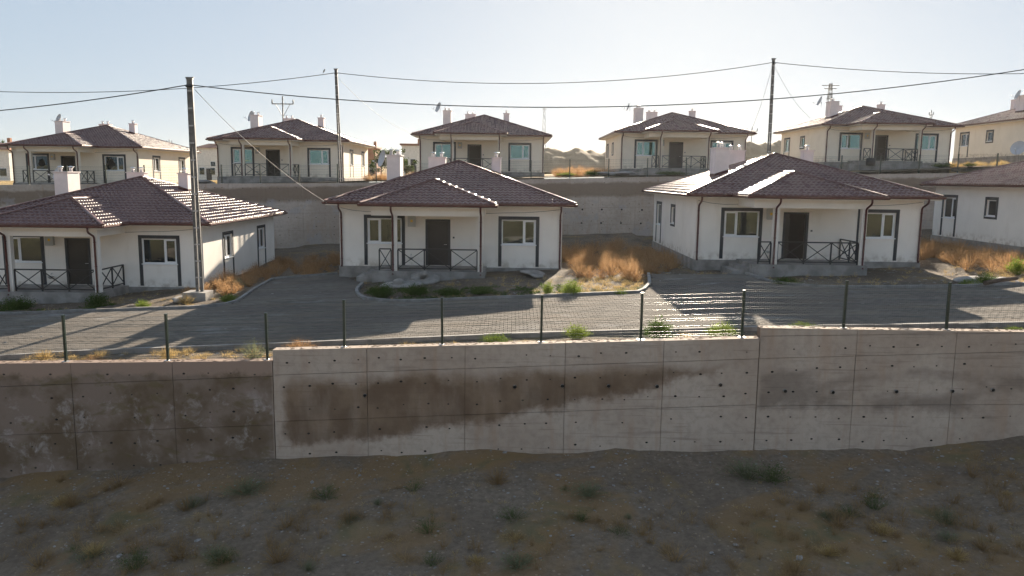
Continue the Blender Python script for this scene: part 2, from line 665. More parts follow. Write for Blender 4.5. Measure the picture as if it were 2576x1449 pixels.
# kerb lines at the back of the street (plan), taken from the photo; drives run up between the plots
K1 = [(-46, 32.6), (-30, 32.1), (-21.2, 31.3), (-17.3, 30.6), (-12.6, 29.6), (-11.3, 29.9), (-11.0, 30.8),
      (-11.5, 34.5), (-11.8, 38.2), (-8.9, 39.3)]
K2 = [(-6.9, 35.2), (-6.75, 33.0), (-6.4, 31.5), (-5.9, 30.3), (-5.0, 29.35), (-3.6, 28.95), (.6, 28.85), (5.0, 29.3),
      (5.7, 31.5), (6.2, 34.7)]
K3 = [(10.3, 34.2), (10.5, 31.6), (11.0, 30.4), (11.9, 29.75), (13.5, 29.4), (16.7, 29.2), (19.8, 29.5), (23.0, 29.8),
      (23.5, 32.5), (23.8, 34.5)]
K4 = [(28.2, 34.5), (28.6, 31.5), (30.0, 30.0), (33, 29.7), (46, 30.2)]
ROAD = ([(-46, ROADF), (46, ROADF)] + K4[::-1] + K3[::-1] + K2[::-1] + K1[::-1])


def zmid(x, y):
    z = g1(x)
    if abs(x) < 46 and 20 < y < 43:
        d = inside((x, y), ROAD)
        if d: return z - .06
        near = any(inside((x + dx, y + dy), ROAD) for dx, dy in ((.5, 0), (-.5, 0), (0, .5), (0, -.5)))
        if near: return z - .02
    z += -.02 + .07 * nz(x, y, .4, 11) + .05 * nz(x, y, 1.1, 12) + .03 * nz(x, y, 3.1, 13)
    if 8.5 < x < 20.3 and y > 31: z -= .2 * min(1, (y - 31) / 2)
    if -24 < x < -15 and y > 32.5: z -= .08
    if y > 45: z += (y - 45) * .045
    return z


sheet('terrace_ground', axis([(-400, -46, 40), (-46, 46, .4), (46, 400, 40)]),
      axis([(20.1, 44, .4), (44, 55.1, .8)]), zmid, M['soil_mid'])


def zup(x, y):
    z = g2(x, y)
    if y < 57: z -= .05
    if abs(x) < 150 and y < 200: z += .08 * nz(x, y, .3, 21) + .05 * nz(x, y, 1.0, 22)
    if y > 90: z += 1.0 * nz(x, y, .02, 23)
    return z


sheet('upper_ground', axis([(-900, -400, 100), (-400, -80, 20), (-80, 80, 1.6), (80, 400, 20), (400, 900, 100)]),
      axis([(55.35, 85, 1.0), (85, 200, 5), (200, 400, 20), (400, 900, 100)]), zup, M['soil_up'])

# ------------------------------------------------------------------ street with paving blocks and kerbs
street = empty('street', (0, 0, 0)); street['kind'] = 'structure'
bed = MB()
cs = .5
for i in range(int(92 / cs)):
    for j in range(int(20 / cs)):
        x0, y0 = -46 + i * cs, ROADF + j * cs
        cc = [(x0, y0), (x0 + cs, y0), (x0 + cs, y0 + cs), (x0, y0 + cs)]
        if inside((x0 + cs / 2, y0 + cs / 2), ROAD):
            bed.quad(*[(a, b, g1(a) + .012) for a, b in cc])
bed.build('bedding_layer', M['bedding'], street)

pv, pf, tones = [], [], []
bw, bd, gap = .24, .165, .007
rowi = 0
y = ROADF + .02
while y < 40:
    x = -30 + (rowi % 2) * bw / 2
    while x < 33:
        if inside((x + bw / 2, y + bd / 2), ROAD):
            n = len(pv)
            zz = .045 + random.uniform(-.004, .004) + .012 * nz(x, y, .5, 31)
            ax, bx, ay, by = x + .0015, x + bw - .0015, y + gap / 2, y + bd - gap / 2
            for (a, b) in ((ax, ay), (bx, ay), (bx, by), (ax, by)):
                pv.append((a, b, g1(a) + zz - .05))
            e = .007
            for (a, b) in ((ax + e, ay + e), (bx - e, ay + e), (bx - e, by - e), (ax + e, by - e)):
                pv.append((a, b, g1(a) + zz))
            pf += [(n + 4, n + 5, n + 6, n + 7), (n, n + 1, n + 5, n + 4), (n + 1, n + 2, n + 6, n + 5),
                   (n + 2, n + 3, n + 7, n + 6), (n + 3, n, n + 4, n + 7)]
            t = min(1, max(0, random.gauss(.42, .15) + .55 * nz(x * .25, rowi * 1.1, 1.0, 33) + .3 * nz(x, y, .4, 35)))
            tones += [t] * 5
        x += bw
    y += bd
    rowi += 1
me = bpy.data.meshes.new('paving_blocks')
me.from_pydata(pv, [], pf)
at_ = me.attributes.new('tone', 'FLOAT', 'FACE')
at_.data.foreach_set('value', tones)
me.materials.append(M['paver'])
pav = link('paving_blocks', me, street)
tag(pav, kind='stuff')


def resample(path, step):
    pts = [Vector((*p, 0)) for p in path]
    L = [0]
    for a, b in zip(pts, pts[1:]): L.append(L[-1] + (b - a).length)
    n = max(1, int(L[-1] / step))
    out = []
    for i in range(n + 1):
        t = L[-1] * i / n
        k = max(j for j in range(len(L)) if L[j] <= t + 1e-9)
        k = min(k, len(pts) - 2)
        u = (t - L[k]) / (L[k + 1] - L[k])
        out.append(pts[k].lerp(pts[k + 1], u))
    return out


def kerb(path, side=1, h=.13):
    root = empty('kerb', (0, 0, 0)); root['kind'] = 'structure'
    pts = resample(path, .8)
    for a, b in zip(pts, pts[1:]):
        if max(abs(a.x), abs(b.x)) > 32: continue
        d = (b - a).normalized(); nrm = Vector((-d.y, d.x, 0)) * side
        a2, b2 = a + d * .006, b - d * .006
        mb = MB()
        w = .13
        ca = [a2, b2, b2 + nrm * w, a2 + nrm * w]
        if side < 0: ca = [ca[3], ca[2], ca[1], ca[0]]
        j = random.uniform(-.006, .006)
        lo = [(p.x, p.y, g1(p.x) - .12) for p in ca]
        hi = [(p.x, p.y, g1(p.x) + h + j) for p in ca]
        mb.hexa(lo + hi)
        mb.build('kerb_stone', M['kerb'], root)
    return root


kerb(K1); kerb(K2); kerb(K3); kerb(K4)
kerb([(-32, ROADF), (32, ROADF)], -1, .10)

# upper street strip in front of the back row
us = MB()
for i in range(60):
    x0, x1 = -60 + i * 2, -58 + i * 2
    us.quad(*[(x, y, g2(x) + .10) for x, y in ((x0, 57.0), (x1, 57.0), (x1, 62.5), (x0, 62.5))])
tag(us.build('upper_street', M['asphalt']), kind='structure')

# ------------------------------------------------------------------ front retaining wall, three stepped sections
HOLE = MB().lathe([(.001, 0), (.024, .0), (.024, .003), (.001, .0031)], 8).mesh('tie_hole', M['hole'])  # flat disc, the shade of the recess is put into its colour


def wall_section(label, cols, lines, yfront, mat, bottom, holes, thick=.30, zones=None, group=None):
    """lines: list of functions x->z from the top down; panels sit 5 cm proud of a dark core"""
    root = empty('retaining_wall', (cols[0], yfront, bottom))
    tag(root, label, 'wall', group)
    ox, oy, oz = cols[0], yfront, bottom
    core = MB()
    for a, b in zip(cols, cols[1:]):
        ta, tb = lines[0](a) - .012, lines[0](b) - .012
        core.hexa([(a - ox, .05, 0), (b - ox, .05, 0), (b - ox, thick, 0), (a - ox, thick, 0),
                   (a - ox, .05, ta - oz), (b - ox, .05, tb - oz), (b - ox, thick, tb - oz), (a - ox, thick, ta - oz)])
    core.build('core', M['joint'], root)
    for ci, (a, b) in enumerate(zip(cols, cols[1:])):
        for ri in range(len(lines)):
            g = .006
            za, zb = lines[ri](a), lines[ri](b)
            if ri + 1 < len(lines): la, lb = lines[ri + 1](a) + 2 * g, lines[ri + 1](b) + 2 * g
            else: la = lb = bottom
            if za - la < .05: continue
            off = random.uniform(-.009, .009)
            mb = MB()
            th = .055 if ri else thick + .01
            A, B = a + g - ox, b - g - ox
            mb.hexa([(A, off, la - oz), (B, off, lb - oz), (B, th, lb - oz), (A, th, la - oz),
                     (A, off, za - oz), (B, off, zb - oz), (B, th, zb - oz), (A, th, za - oz)])
            pn = mb.build('concrete_panel', mat, root)
            if not holes: continue
            if zones and not any(z0 < (a + b) / 2 < z1 for z0, z1 in zones): continue
            zt = min(za, zb)
            for hx in np.arange(a + .32, b - .1, .62):
                zl_ = np.interp(hx, [a, b], [za, zb])
                zb_ = np.interp(hx, [a, b], [la, lb])
                for dz in ((.32, .94) if ri + 1 < len(lines) or True else ()):
                    hz = zl_ - dz
                    if hz < zb_ + .08: continue
                    if ri == len(lines) - 1 and hz < holes(hx) + .05: continue
                    if random.random() < .14: continue
                    h = link('tie_hole', HOLE, pn)
                    h.rotation_euler = (math.pi / 2, 0, 0)
                    k = random.uniform(.5, 1.15)
                    h.scale = (k * 1.5, k, 1)
                    h.location = (hx - ox + random.uniform(-.06, .06), off, hz - oz + random.uniform(-.045, .045))
    return root


def lin(x0, z0, x1, z1):
    return lambda x: z0 + (z1 - z0) * (x - x0) / (x1 - x0) + ZC


ground_at_wall = lambda x: zlow(x, FW)
wl = wall_section('low left length of stained retaining wall with white salt bloom',
                  [-24.9, -22.2, -19.5, -16.85, -14.2, -11.52, -8.86, -6.235],
                  [lin(-13.4, -4.96, -6.3, -4.80), lin(-13.4, -5.59, -6.3, -5.22), lin(-13.4, -6.91, -6.3, -6.54),
                   lin(-13.4, -8.23, -6.3, -7.86)], FW, M['concrete'], -1.9, ground_at_wall)
wm = wall_section('middle length of concrete retaining wall with long brown mud stain',
                  [-6.215, -3.76, -1.2, 1.41, 3.97, 6.445],
                  [lin(-6.17, -4.50, 6.4, -4.03), lin(-6.1, -5.17, 6.42, -4.58), lin(-6.13, -6.43, 6.49, -5.81)],
                  FW - .03, M['concrete'], -.9, ground_at_wall)
wr = wall_section('right length of retaining wall, the highest, with grey wet patches',
                  [6.465, 8.98, 11.56, 14.1, 16.7, 19.3, 21.9, 24.5],
                  [lin(6.4, -3.76, 13.3, -3.78), lin(6.44, -3.985, 11.48, -3.86), lin(6.47, -4.58, 11.53, -4.38),
                   lin(6.54, -5.86, 13.5, -5.72)], FW, M['concrete'], -.6, ground_at_wall)
# weep pipes
for root, pts in ((wm, [(918, 995), (1295, 973), (1415, 971), (1531, 971), (1653, 972), (1812, 968)]),
                  (wr, [(1975, 984), (2095, 987), (2255, 985), (2396, 984), (2498, 981)])):
    for px, py in pts:
        p = at(px, py, FW - .04)
        mb = MB()
        mb.tube([(0, .05, 0), (0, -.02, -.003)], .048, 12, caps=False)
        mb.tube([(0, .05, 0), (0, -.02, -.003)], .040, 12, caps=False)
        w = mb.build('weep_pipe', M['pipe'], root, p - root.location)
        d = MB().lathe([(.001, 0), (.045, 0), (.045, .002), (.001, .0021)], 12).build('pipe_mouth', M['hole'], w)  # disc coloured near-black for the shade inside the pipe
        d.rotation_euler = (math.pi / 2, 0, 0); d.location = (0, -.014, 0)

# weep holes low in the upper wall are added with that wall below
# upper retaining wall behind the front row
UW = 55.0


def top2(x): return float(np.interp(x, [-60, -36, -22, -13, 4, 9, 25, 30, 60], [-1.5, -.9, -.64, -.5, .04, .2, .6, .72, 1.6])) + ZC


for nm, lo, hi, rail_, zones in (
        ('upper concrete retaining wall behind the leftmost front row house', -46, -9.6, None, [(-27, -9)]),
        ('upper concrete retaining wall behind the centre and right front row houses', -9.58, 21.6, None, [(2, 12)]),
        ('upper concrete retaining wall at the far right behind the cropped house', 21.62, 53, None, [(23, 31)])):
    n = int(round((hi - lo) / 2.6))
    cols = [lo + (hi - lo) * i / n for i in range(n + 1)]
    ln = [top2] + [(lambda x, k=k: top2(x) - k) for k in (.9, 2.1, 3.3)]
    uw = wall_section(nm, cols, ln, UW, M['concrete_up'], 1.2, lambda x: g1(x) + .6, zones=zones)
    for q_ in ([(1465, 527), (1514, 527), (1564, 527), (1615, 528), (1463, 561), (1512, 561), (1562, 561), (1612, 562)] if -9.6 < lo < 0 else []):
        p = at(*q_, UW - .012)
        w = MB().tube([(0, .05, 0), (0, -.012, 0)], .07, 10, caps=False).build('weep_pipe', M['pipe'], uw, p - uw.location)
        d = MB().lathe([(.001, 0), (.066, 0), (.066, .002), (.001, .0021)], 10).build('pipe_mouth', M['hole'], w)
        d.rotation_euler = (math.pi / 2, 0, 0); d.location = (0, -.006, 0)


# ------------------------------------------------------------------ mesh fences
def fence(label, posts, h, y, hor, vstep, ph=.06):
    """posts: (x, base z); every post, wire and plate a part of its own"""
    root = empty('wire_fence', (posts[0][0], y, posts[0][1]))
    tag(root, label, 'fence')
    o = root.location
    pm = MB(); pm.box(-ph / 2, ph / 2, -ph / 2, ph / 2, 0, h).box(-ph / 2 - .006, ph / 2 + .006, -ph / 2 - .006, ph / 2 + .006, h + .001, h + .02)
    pm = pm.mesh('fence_post', M['fence'])
    bm_ = MB().box(-.085, .085, -.06, .06, .0, .014).mesh('base_plate', M['zinc'])
    for x, z in posts:
        p = link('fence_post', pm, root, Vector((x, y, z)) - o)
        p.rotation_euler = (random.uniform(-.012, .012), random.uniform(-.012, .012), 0)
        link('base_plate', bm_, p)
    for (xa, za), (xb, zb) in zip(posts, posts[1:]):
        if abs(za - zb) > .22: zlo = zhi = max(za, zb)
        else: zlo, zhi = za, zb
        wp = MB()
        n = int((xb - xa) / vstep)
        yy = -ph / 2 - .004
        for i in range(1, n):
            x = xa + (xb - xa) * i / n; z = zlo + (zhi - zlo) * i / n
            wp.tube([(x - o.x, yy, z + .06 - o.z), (x - o.x, yy, z + h - .02 - o.z)], .0014, 3, caps=False)
        w = wp.build('wire_panel', M['wire'], root)
        for hz in hor:
            MB().tube([(xa - o.x + .02, yy - .004, zlo + hz * h - o.z), (xb - o.x - .02, yy - .004, zhi + hz * h - o.z)],
                      .0042, 6, caps=False).build('wire', M['wire'], w)
    return root


HOR = (.06, .10, .17, .28, .40, .44, .52, .64, .76, .80, .88, .96)
FP = [(-25.0, -5.22), (-22.3, -5.16), (-19.65, -5.1), (-17.0, -5.04), (-14.35, -4.98), (-11.72, -4.925), (-9.03, -4.865),
      (-6.41, -4.805), (-4.38, -4.435), (-1.81, -4.34), (.78, -4.24), (3.39, -4.145), (6.03, -4.045), (8.67, -3.765),
      (11.36, -3.775), (14.0, -3.785), (16.7, -3.79), (19.3, -3.80), (22, -3.80), (24.4, -3.81)]
fence('dark green wire mesh fence on top of the front retaining wall', [(x, z + ZC) for x, z in FP], 1.23, FW + .16, HOR, .055)
UP = [(-45 + 2.72 * i) for i in range(36)]
fence('dark wire mesh fence along the upper retaining wall before the back row', [(x, top2(x)) for x in UP], 1.3, UW + .15,
      (.08, .18, .32, .46, .60, .74, .88, .96), .11, .07)


# ------------------------------------------------------------------ the house type
W, D, H, OV = 10.93, 11.31, 3.0, .59
HX = W / 2
EX, EY0, EY1, EZ, RISE = HX + OV, -OV, D + OV, 3.16, 2.11
PX0, PX1, PD = -2.41, 1.556, 2.37          # porch posts
QX0, QX1, QY = -3.87, 2.245, -3.02         # porch eaves
TAN = RISE / EX
PRX = (QX0 + QX1) / 2
PRISE = (QX1 - QX0) / 2 * TAN
APX = (0, 5.55, EZ + RISE)
APY = (0, 5.76, EZ + RISE)
PAF = (PRX, QY + PRISE / TAN, EZ + PRISE)
PAB = (PRX, EY0 + PRISE / (RISE / (5.55 - EY0)), EZ + PRISE)

# slopes: eave start, eave end, then the rest of the polygon
SLOPES = [
    [(-EX, EY0, EZ), (EX, EY0, EZ), APX],
    [(EX, EY0, EZ), (EX, EY1, EZ), APY, APX],
    [(EX, EY1, EZ), (-EX, EY1, EZ), APY],
    [(-EX, EY1, EZ), (-EX, EY0, EZ), APX, APY],
    [(QX0, QY, EZ + .004), (QX1, QY, EZ + .004), PAF],
    [(QX1, QY, EZ + .004), (QX1, EY0, EZ + .004), PAB, PAF],
    [(QX0, EY0, EZ + .004), (QX0, QY, EZ + .004), PAF, PAB],
]
TU, TV, TH, TS = .24, .355, .050, .032
SEG = 6


def tile_geo():
    v, f, s = [], [], []
    for k in range(SEG + 1):
        u = TU * k / SEG
        w = TH * .5 * (1 - math.cos(2 * math.pi * k / SEG))
        v += [(u, -.004, w + TS + .002), (u, TV * .22, w + TS * .92 + .008), (u, TV + .02, w + .004), (u, -.016, .0)]
    for k in range(SEG):
        a, b = 4 * k, 4 * k + 4
        f += [(a, b, b + 1, a + 1), (a + 1, b + 1, b + 2, a + 2), (a + 3, b + 3, b, a)]
        s += [True, True, True]
    return v, f, s


TVERT, TFACE, TSM = tile_geo()
TILE = bpy.data.meshes.new('roof_tile')
TILE.from_pydata(TVERT, [], TFACE)
TILE.polygons.foreach_set('use_smooth', TSM)
TILE.materials.append(M['roof'])


def porch_z(x, y):
    return EZ + min(x - QX0, QX1 - x, y - QY) * TAN


FULL, PART = [], []            # full tiles as matrices; clipped tiles as (verts, faces)
for si, sl in enumerate(SLOPES):
    P = [Vector(p) for p in sl]
    U = (P[1] - P[0]).normalized()
    Nn = U.cross(P[2] - P[0]).normalized()
    V = Nn.cross(U)
    loc2 = [((p - P[0]).dot(U), (p - P[0]).dot(V)) for p in P]
    edges = [(loc2[i], loc2[(i + 1) % len(loc2)]) for i in range(len(loc2))]

    def sd(q, e):
        (x0, y0), (x1, y1) = e
        return ((x1 - x0) * (q[1] - y0) - (y1 - y0) * (q[0] - x0)) / math.hypot(x1 - x0, y1 - y0)

    wmax = max(q[0] for q in loc2) - min(q[0] for q in loc2); vmax = max(q[1] for q in loc2)
    nu = int(wmax / TU) + 2
    u_off = min(q[0] for q in loc2) + (wmax - int(wmax / TU) * TU) / 2 - TU
    bmp_ = bmesh.new()
    for r in range(int(vmax / TV) + 1):
        for c in range(nu + 1):
            u0, v0 = u_off + c * TU, r * TV
            q = [(u0, v0), (u0 + TU, v0), (u0 + TU, v0 + TV), (u0, v0 + TV)]
            ins = [all(sd(a, e) > -1e-4 for e in edges) for a in q]
            if not any(ins) and not all(sd((u0 + TU / 2, v0 + TV / 2), e) > -.1 for e in edges): continue
            cen = P[0] + U * (u0 + TU / 2) + V * (v0 + TV / 2)
            if si == 0 and QX0 < cen.x < QX1 and cen.y < PAB[1] and porch_z(cen.x, cen.y) > cen.z + .10: continue
            o = P[0] + U * u0 + V * v0
            mx = Matrix(((U.x, V.x, Nn.x, o.x), (U.y, V.y, Nn.y, o.y), (U.z, V.z, Nn.z, o.z), (0, 0, 0, 1)))
            if all(ins): FULL.append((mx, si, cen, Nn))
            else:
                vs = [bmp_.verts.new(mx @ Vector(a)) for a in TVERT]
                for a in TFACE: bmp_.faces.new([vs[i] for i in a])
    for i in range(1, len(P)):
        a, b = P[i], P[(i + 1) % len(P)]
        nn = (b - a).cross(Nn)          # outward
        g = bmp_.verts[:] + bmp_.edges[:] + bmp_.faces[:]
        bmesh.ops.bisect_plane(bmp_, geom=g, plane_co=a, plane_no=nn, clear_outer=True, dist=1e-5)
    bmp_.verts.index_update()
    PART.append(([tuple(v.co) for v in bmp_.verts], [tuple(v.index for v in f.verts) for f in bmp_.faces]))
    bmp_.free()


def tile_field(name, skip=()):
    """all tiles that are not separate objects, in one mesh"""
    tv = np.array(TVERT); V_, F_ = [], []
    n = 0
    for i, (mx, si, cen, nn) in enumerate(FULL):
        if i in skip: continue
        m = np.array(mx)
        V_.append(tv @ m[:3, :3].T + m[:3, 3])
        F_ += [tuple(n + k for k in f) for f in TFACE]
        n += len(tv)
    for vs, fs in PART:
        if not vs: continue
        V_.append(np.array(vs))
        F_ += [tuple(n + k for k in f) for f in fs]
        n += len(vs)
    me = bpy.data.meshes.new(name)
    me.from_pydata(np.concatenate(V_).tolist(), [], F_)
    me.polygons.foreach_set('use_smooth', [True] * len(F_))
    me.materials.append(M['roof'])
    return me


def wall_side(mb, o, u, nrm, width, holes, z1, depth=.14):
    o, u, nrm = Vector(o), Vector(u), Vector(nrm)
    us = sorted({0, width} | {h[0] for h in holes} | {h[1] for h in holes})
    zs = sorted({0, z1} | {h[2] for h in holes} | {h[3] for h in holes})
    pt = lambda a, z, d=0: o + u * a + Vector((0, 0, z)) - nrm * d
    for a, b in zip(us, us[1:]):
        for c, d in zip(zs, zs[1:]):
            m = ((a + b) / 2, (c + d) / 2)
            if any(h[0] < m[0] < h[1] and h[2] < m[1] < h[3] for h in holes): continue
            mb.quad(pt(a, c), pt(b, c), pt(b, d), pt(a, d))
    for a, b, c, d in holes:
        for q in ((a, c, b, c), (b, c, b, d), (b, d, a, d), (a, d, a, c)):
            mb.quad(pt(q[0], q[1]), pt(q[0], q[1], depth), pt(q[2], q[3], depth), pt(q[2], q[3]))


def frame_at(o, u, nrm):
    o, u, nrm = Vector(o), Vector(u), Vector(nrm)
    return Matrix(((u.x, -nrm.x, 0, o.x), (u.y, -nrm.y, 0, o.y), (u.z, -nrm.z, 1, o.z), (0, 0, 0, 1)))


def window(parent, o, u, nrm, a, b, c, d, mull, to_ground=True, full=False, gm='glass'):
    """local frame: x along the wall, y into the wall, z up"""
    mx = frame_at(o, u, nrm)

    def put(mb, name, mat, par):
        mb.v = [tuple(mx @ Vector(p)) for p in mb.v]
        return mb.build(name, mat, par)

    t = .055
    f = MB()
    y0, y1 = .07, .13
    f.box(a + .002, a + t, y0, y1, c + .002, d - .002).box(b - t, b - .002, y0, y1, c + .002, d - .002)
    f.box(a + t, b - t, y0, y1, c + .002, c + t).box(a + t, b - t, y0, y1, d - t, d - .002)
    cuts = [a + t]
    if mull:
        f.box(mull - .035, mull + .035, y0, y1, c + t, d - t)
        cuts += [mull - .035, mull + .035]
    cuts.append(b - t)
    win = put(f, 'window', M['pvc'], parent)
    for i in range(0, len(cuts), 2):
        l, r = cuts[i], cuts[i + 1]
        small = mull and (r - l) < .75 * (b - a) * .5 + .2
        if small:                                   # opening sash with its own frame
            s = MB(); w = .05; ya, yb = .055, .105
            s.box(l + .001, l + w, ya, yb, c + t + .001, d - t - .001).box(r - w, r - .001, ya, yb, c + t + .001, d - t - .001)
            s.box(l + w, r - w, ya, yb, c + t + .001, c + t + w).box(l + w, r - w, ya, yb, d - t - w, d - t - .001)
            put(s, 'sash', M['pvc'], win)
            l, r, lo, hi = l + w, r - w, c + t + w, d - t - w
        else: lo, hi = c + t, d - t
        g = MB(); g.box(l, r, .088, .096, lo, hi)
        put(g, 'pane', M[gm], win)
    s = MB(); s.box(a - .04, b + .04, -.05, .069, c - .045, c + .001)
    put(s, 'sill', M['pvc'], win)
    s = MB(); k = .165; e = -.022
    zb = .06 if to_ground else c - k
    s.box(a - k, a - .001, e, .0, zb, d + k).box(b + .001, b + k, e, .0, zb, d + k)
    s.box(a - .001, b + .001, e, .0, d + .001, d + k)
    if not to_ground: s.box(a - .001, b + .001, e, .0, c - k, c - .046)
    put(s, 'surround', M['charcoal'], win)
    return win


def railing(parent, p, q, panels, z0=.08, z1=1.08):
    p, q = Vector(p), Vector(q)
    mb = MB()
    lo, hi = Vector((0, 0, z0 + .10)), Vector((0, 0, z1))
    mb.bar(p + hi, q + hi, .075, .055)
    r = mb.build('railing', M['rail'], parent)
    MB().bar(p + lo, q + lo, .05, .05).build('bottom_rail', M['rail'], r)
    for i in range(panels + 1):
        a = p.lerp(q, i / panels)
        MB().bar(a + Vector((0, 0, z0)), a + Vector((0, 0, z1 - .03)), .058, .058).build('post', M['rail'], r)
        if i < panels:
            b = p.lerp(q, (i + 1) / panels)
            d = (b - a).normalized() * .022
            n = Vector((-d.y, d.x, 0)) * .8
            l2, h2 = Vector((0, 0, z0 + .125)), Vector((0, 0, z1 - .03))
            MB().bar(a + d + l2 + n, b - d + h2 + n, .034, .036).build('brace', M['rail'], r)
            MB().bar(a + d + h2 - n, b - d + l2 - n, .034, .036).build('brace', M['rail'], r)
    return r


def cowl(parent, x, y, z, k=1.0):
    mb = MB()
    mb.lathe([(.085 * k, 0), (.085 * k, .16), (.10 * k, .165), (.10 * k, .18)], 12, (x, y, z))
    mb.lathe([(.16 * k, .235), (.15 * k, .25), (.06 * k, .29), (.012, .30)], 12, (x, y, z))
    for a in range(3):
        cx, cy = x + .08 * k * math.cos(a * 2.1), y + .08 * k * math.sin(a * 2.1)
        mb.box(cx - .01, cx + .01, cy - .01, cy + .01, z + .17, z + .245)
    mb.build('cowl', M['zinc'], parent)


def chimney(root, x0, x1, y0, y1, zt, cowls, flash=True):
    base = min(EZ + (EX - abs(x)) * TAN for x in (x0, x1)) - .25
    mb = MB().box(x0, x1, y0, y1, base, zt)
    c = mb.build('chimney', M['chimney'], root)
    MB().box(x0 - .05, x1 + .05, y0 - .05, y1 + .05, zt + .001, zt + .05).build('cap', M['chimney'], c)
    if flash:
        e = .012
        za, zb = (EZ + (EX - abs(x)) * TAN for x in (x0, x1))
        f = MB()
        f.hexa([(x0 - e, y0 - e, za - .1), (x1 + e, y0 - e, zb - .1), (x1 + e, y1 + e, zb - .1), (x0 - e, y1 + e, za - .1),
                (x0 - e, y0 - e, za + .2), (x1 + e, y0 - e, zb + .2), (x1 + e, y1 + e, zb + .2), (x0 - e, y1 + e, za + .2)])
        f.build('flashing', M['gutter'], c)
    for (x, y) in cowls: cowl(c, x, y, zt + .05)
    return c


def hip(root, a, b, r=.10):
    a, b = Vector(a), Vector(b)
    u = (b - a).normalized(); s_ = u.cross(Vector((0, 0, 1))).normalized(); t = s_.cross(u)
    mb = MB()
    prof = [(math.cos(math.pi * k / 6) * r, math.sin(math.pi * k / 6) * r * .6 + .050) for k in range(7)]
    for p in (a, b): mb.v += [tuple(p + s_ * x + t * z) for x, z in prof]
    for k in range(6): mb.face((k, k + 1, k + 8, k + 7), True)
    mb.face(list(range(7))); mb.face(list(range(7, 14))[::-1])
    mb.build('hip_cap', M['roof'], root)


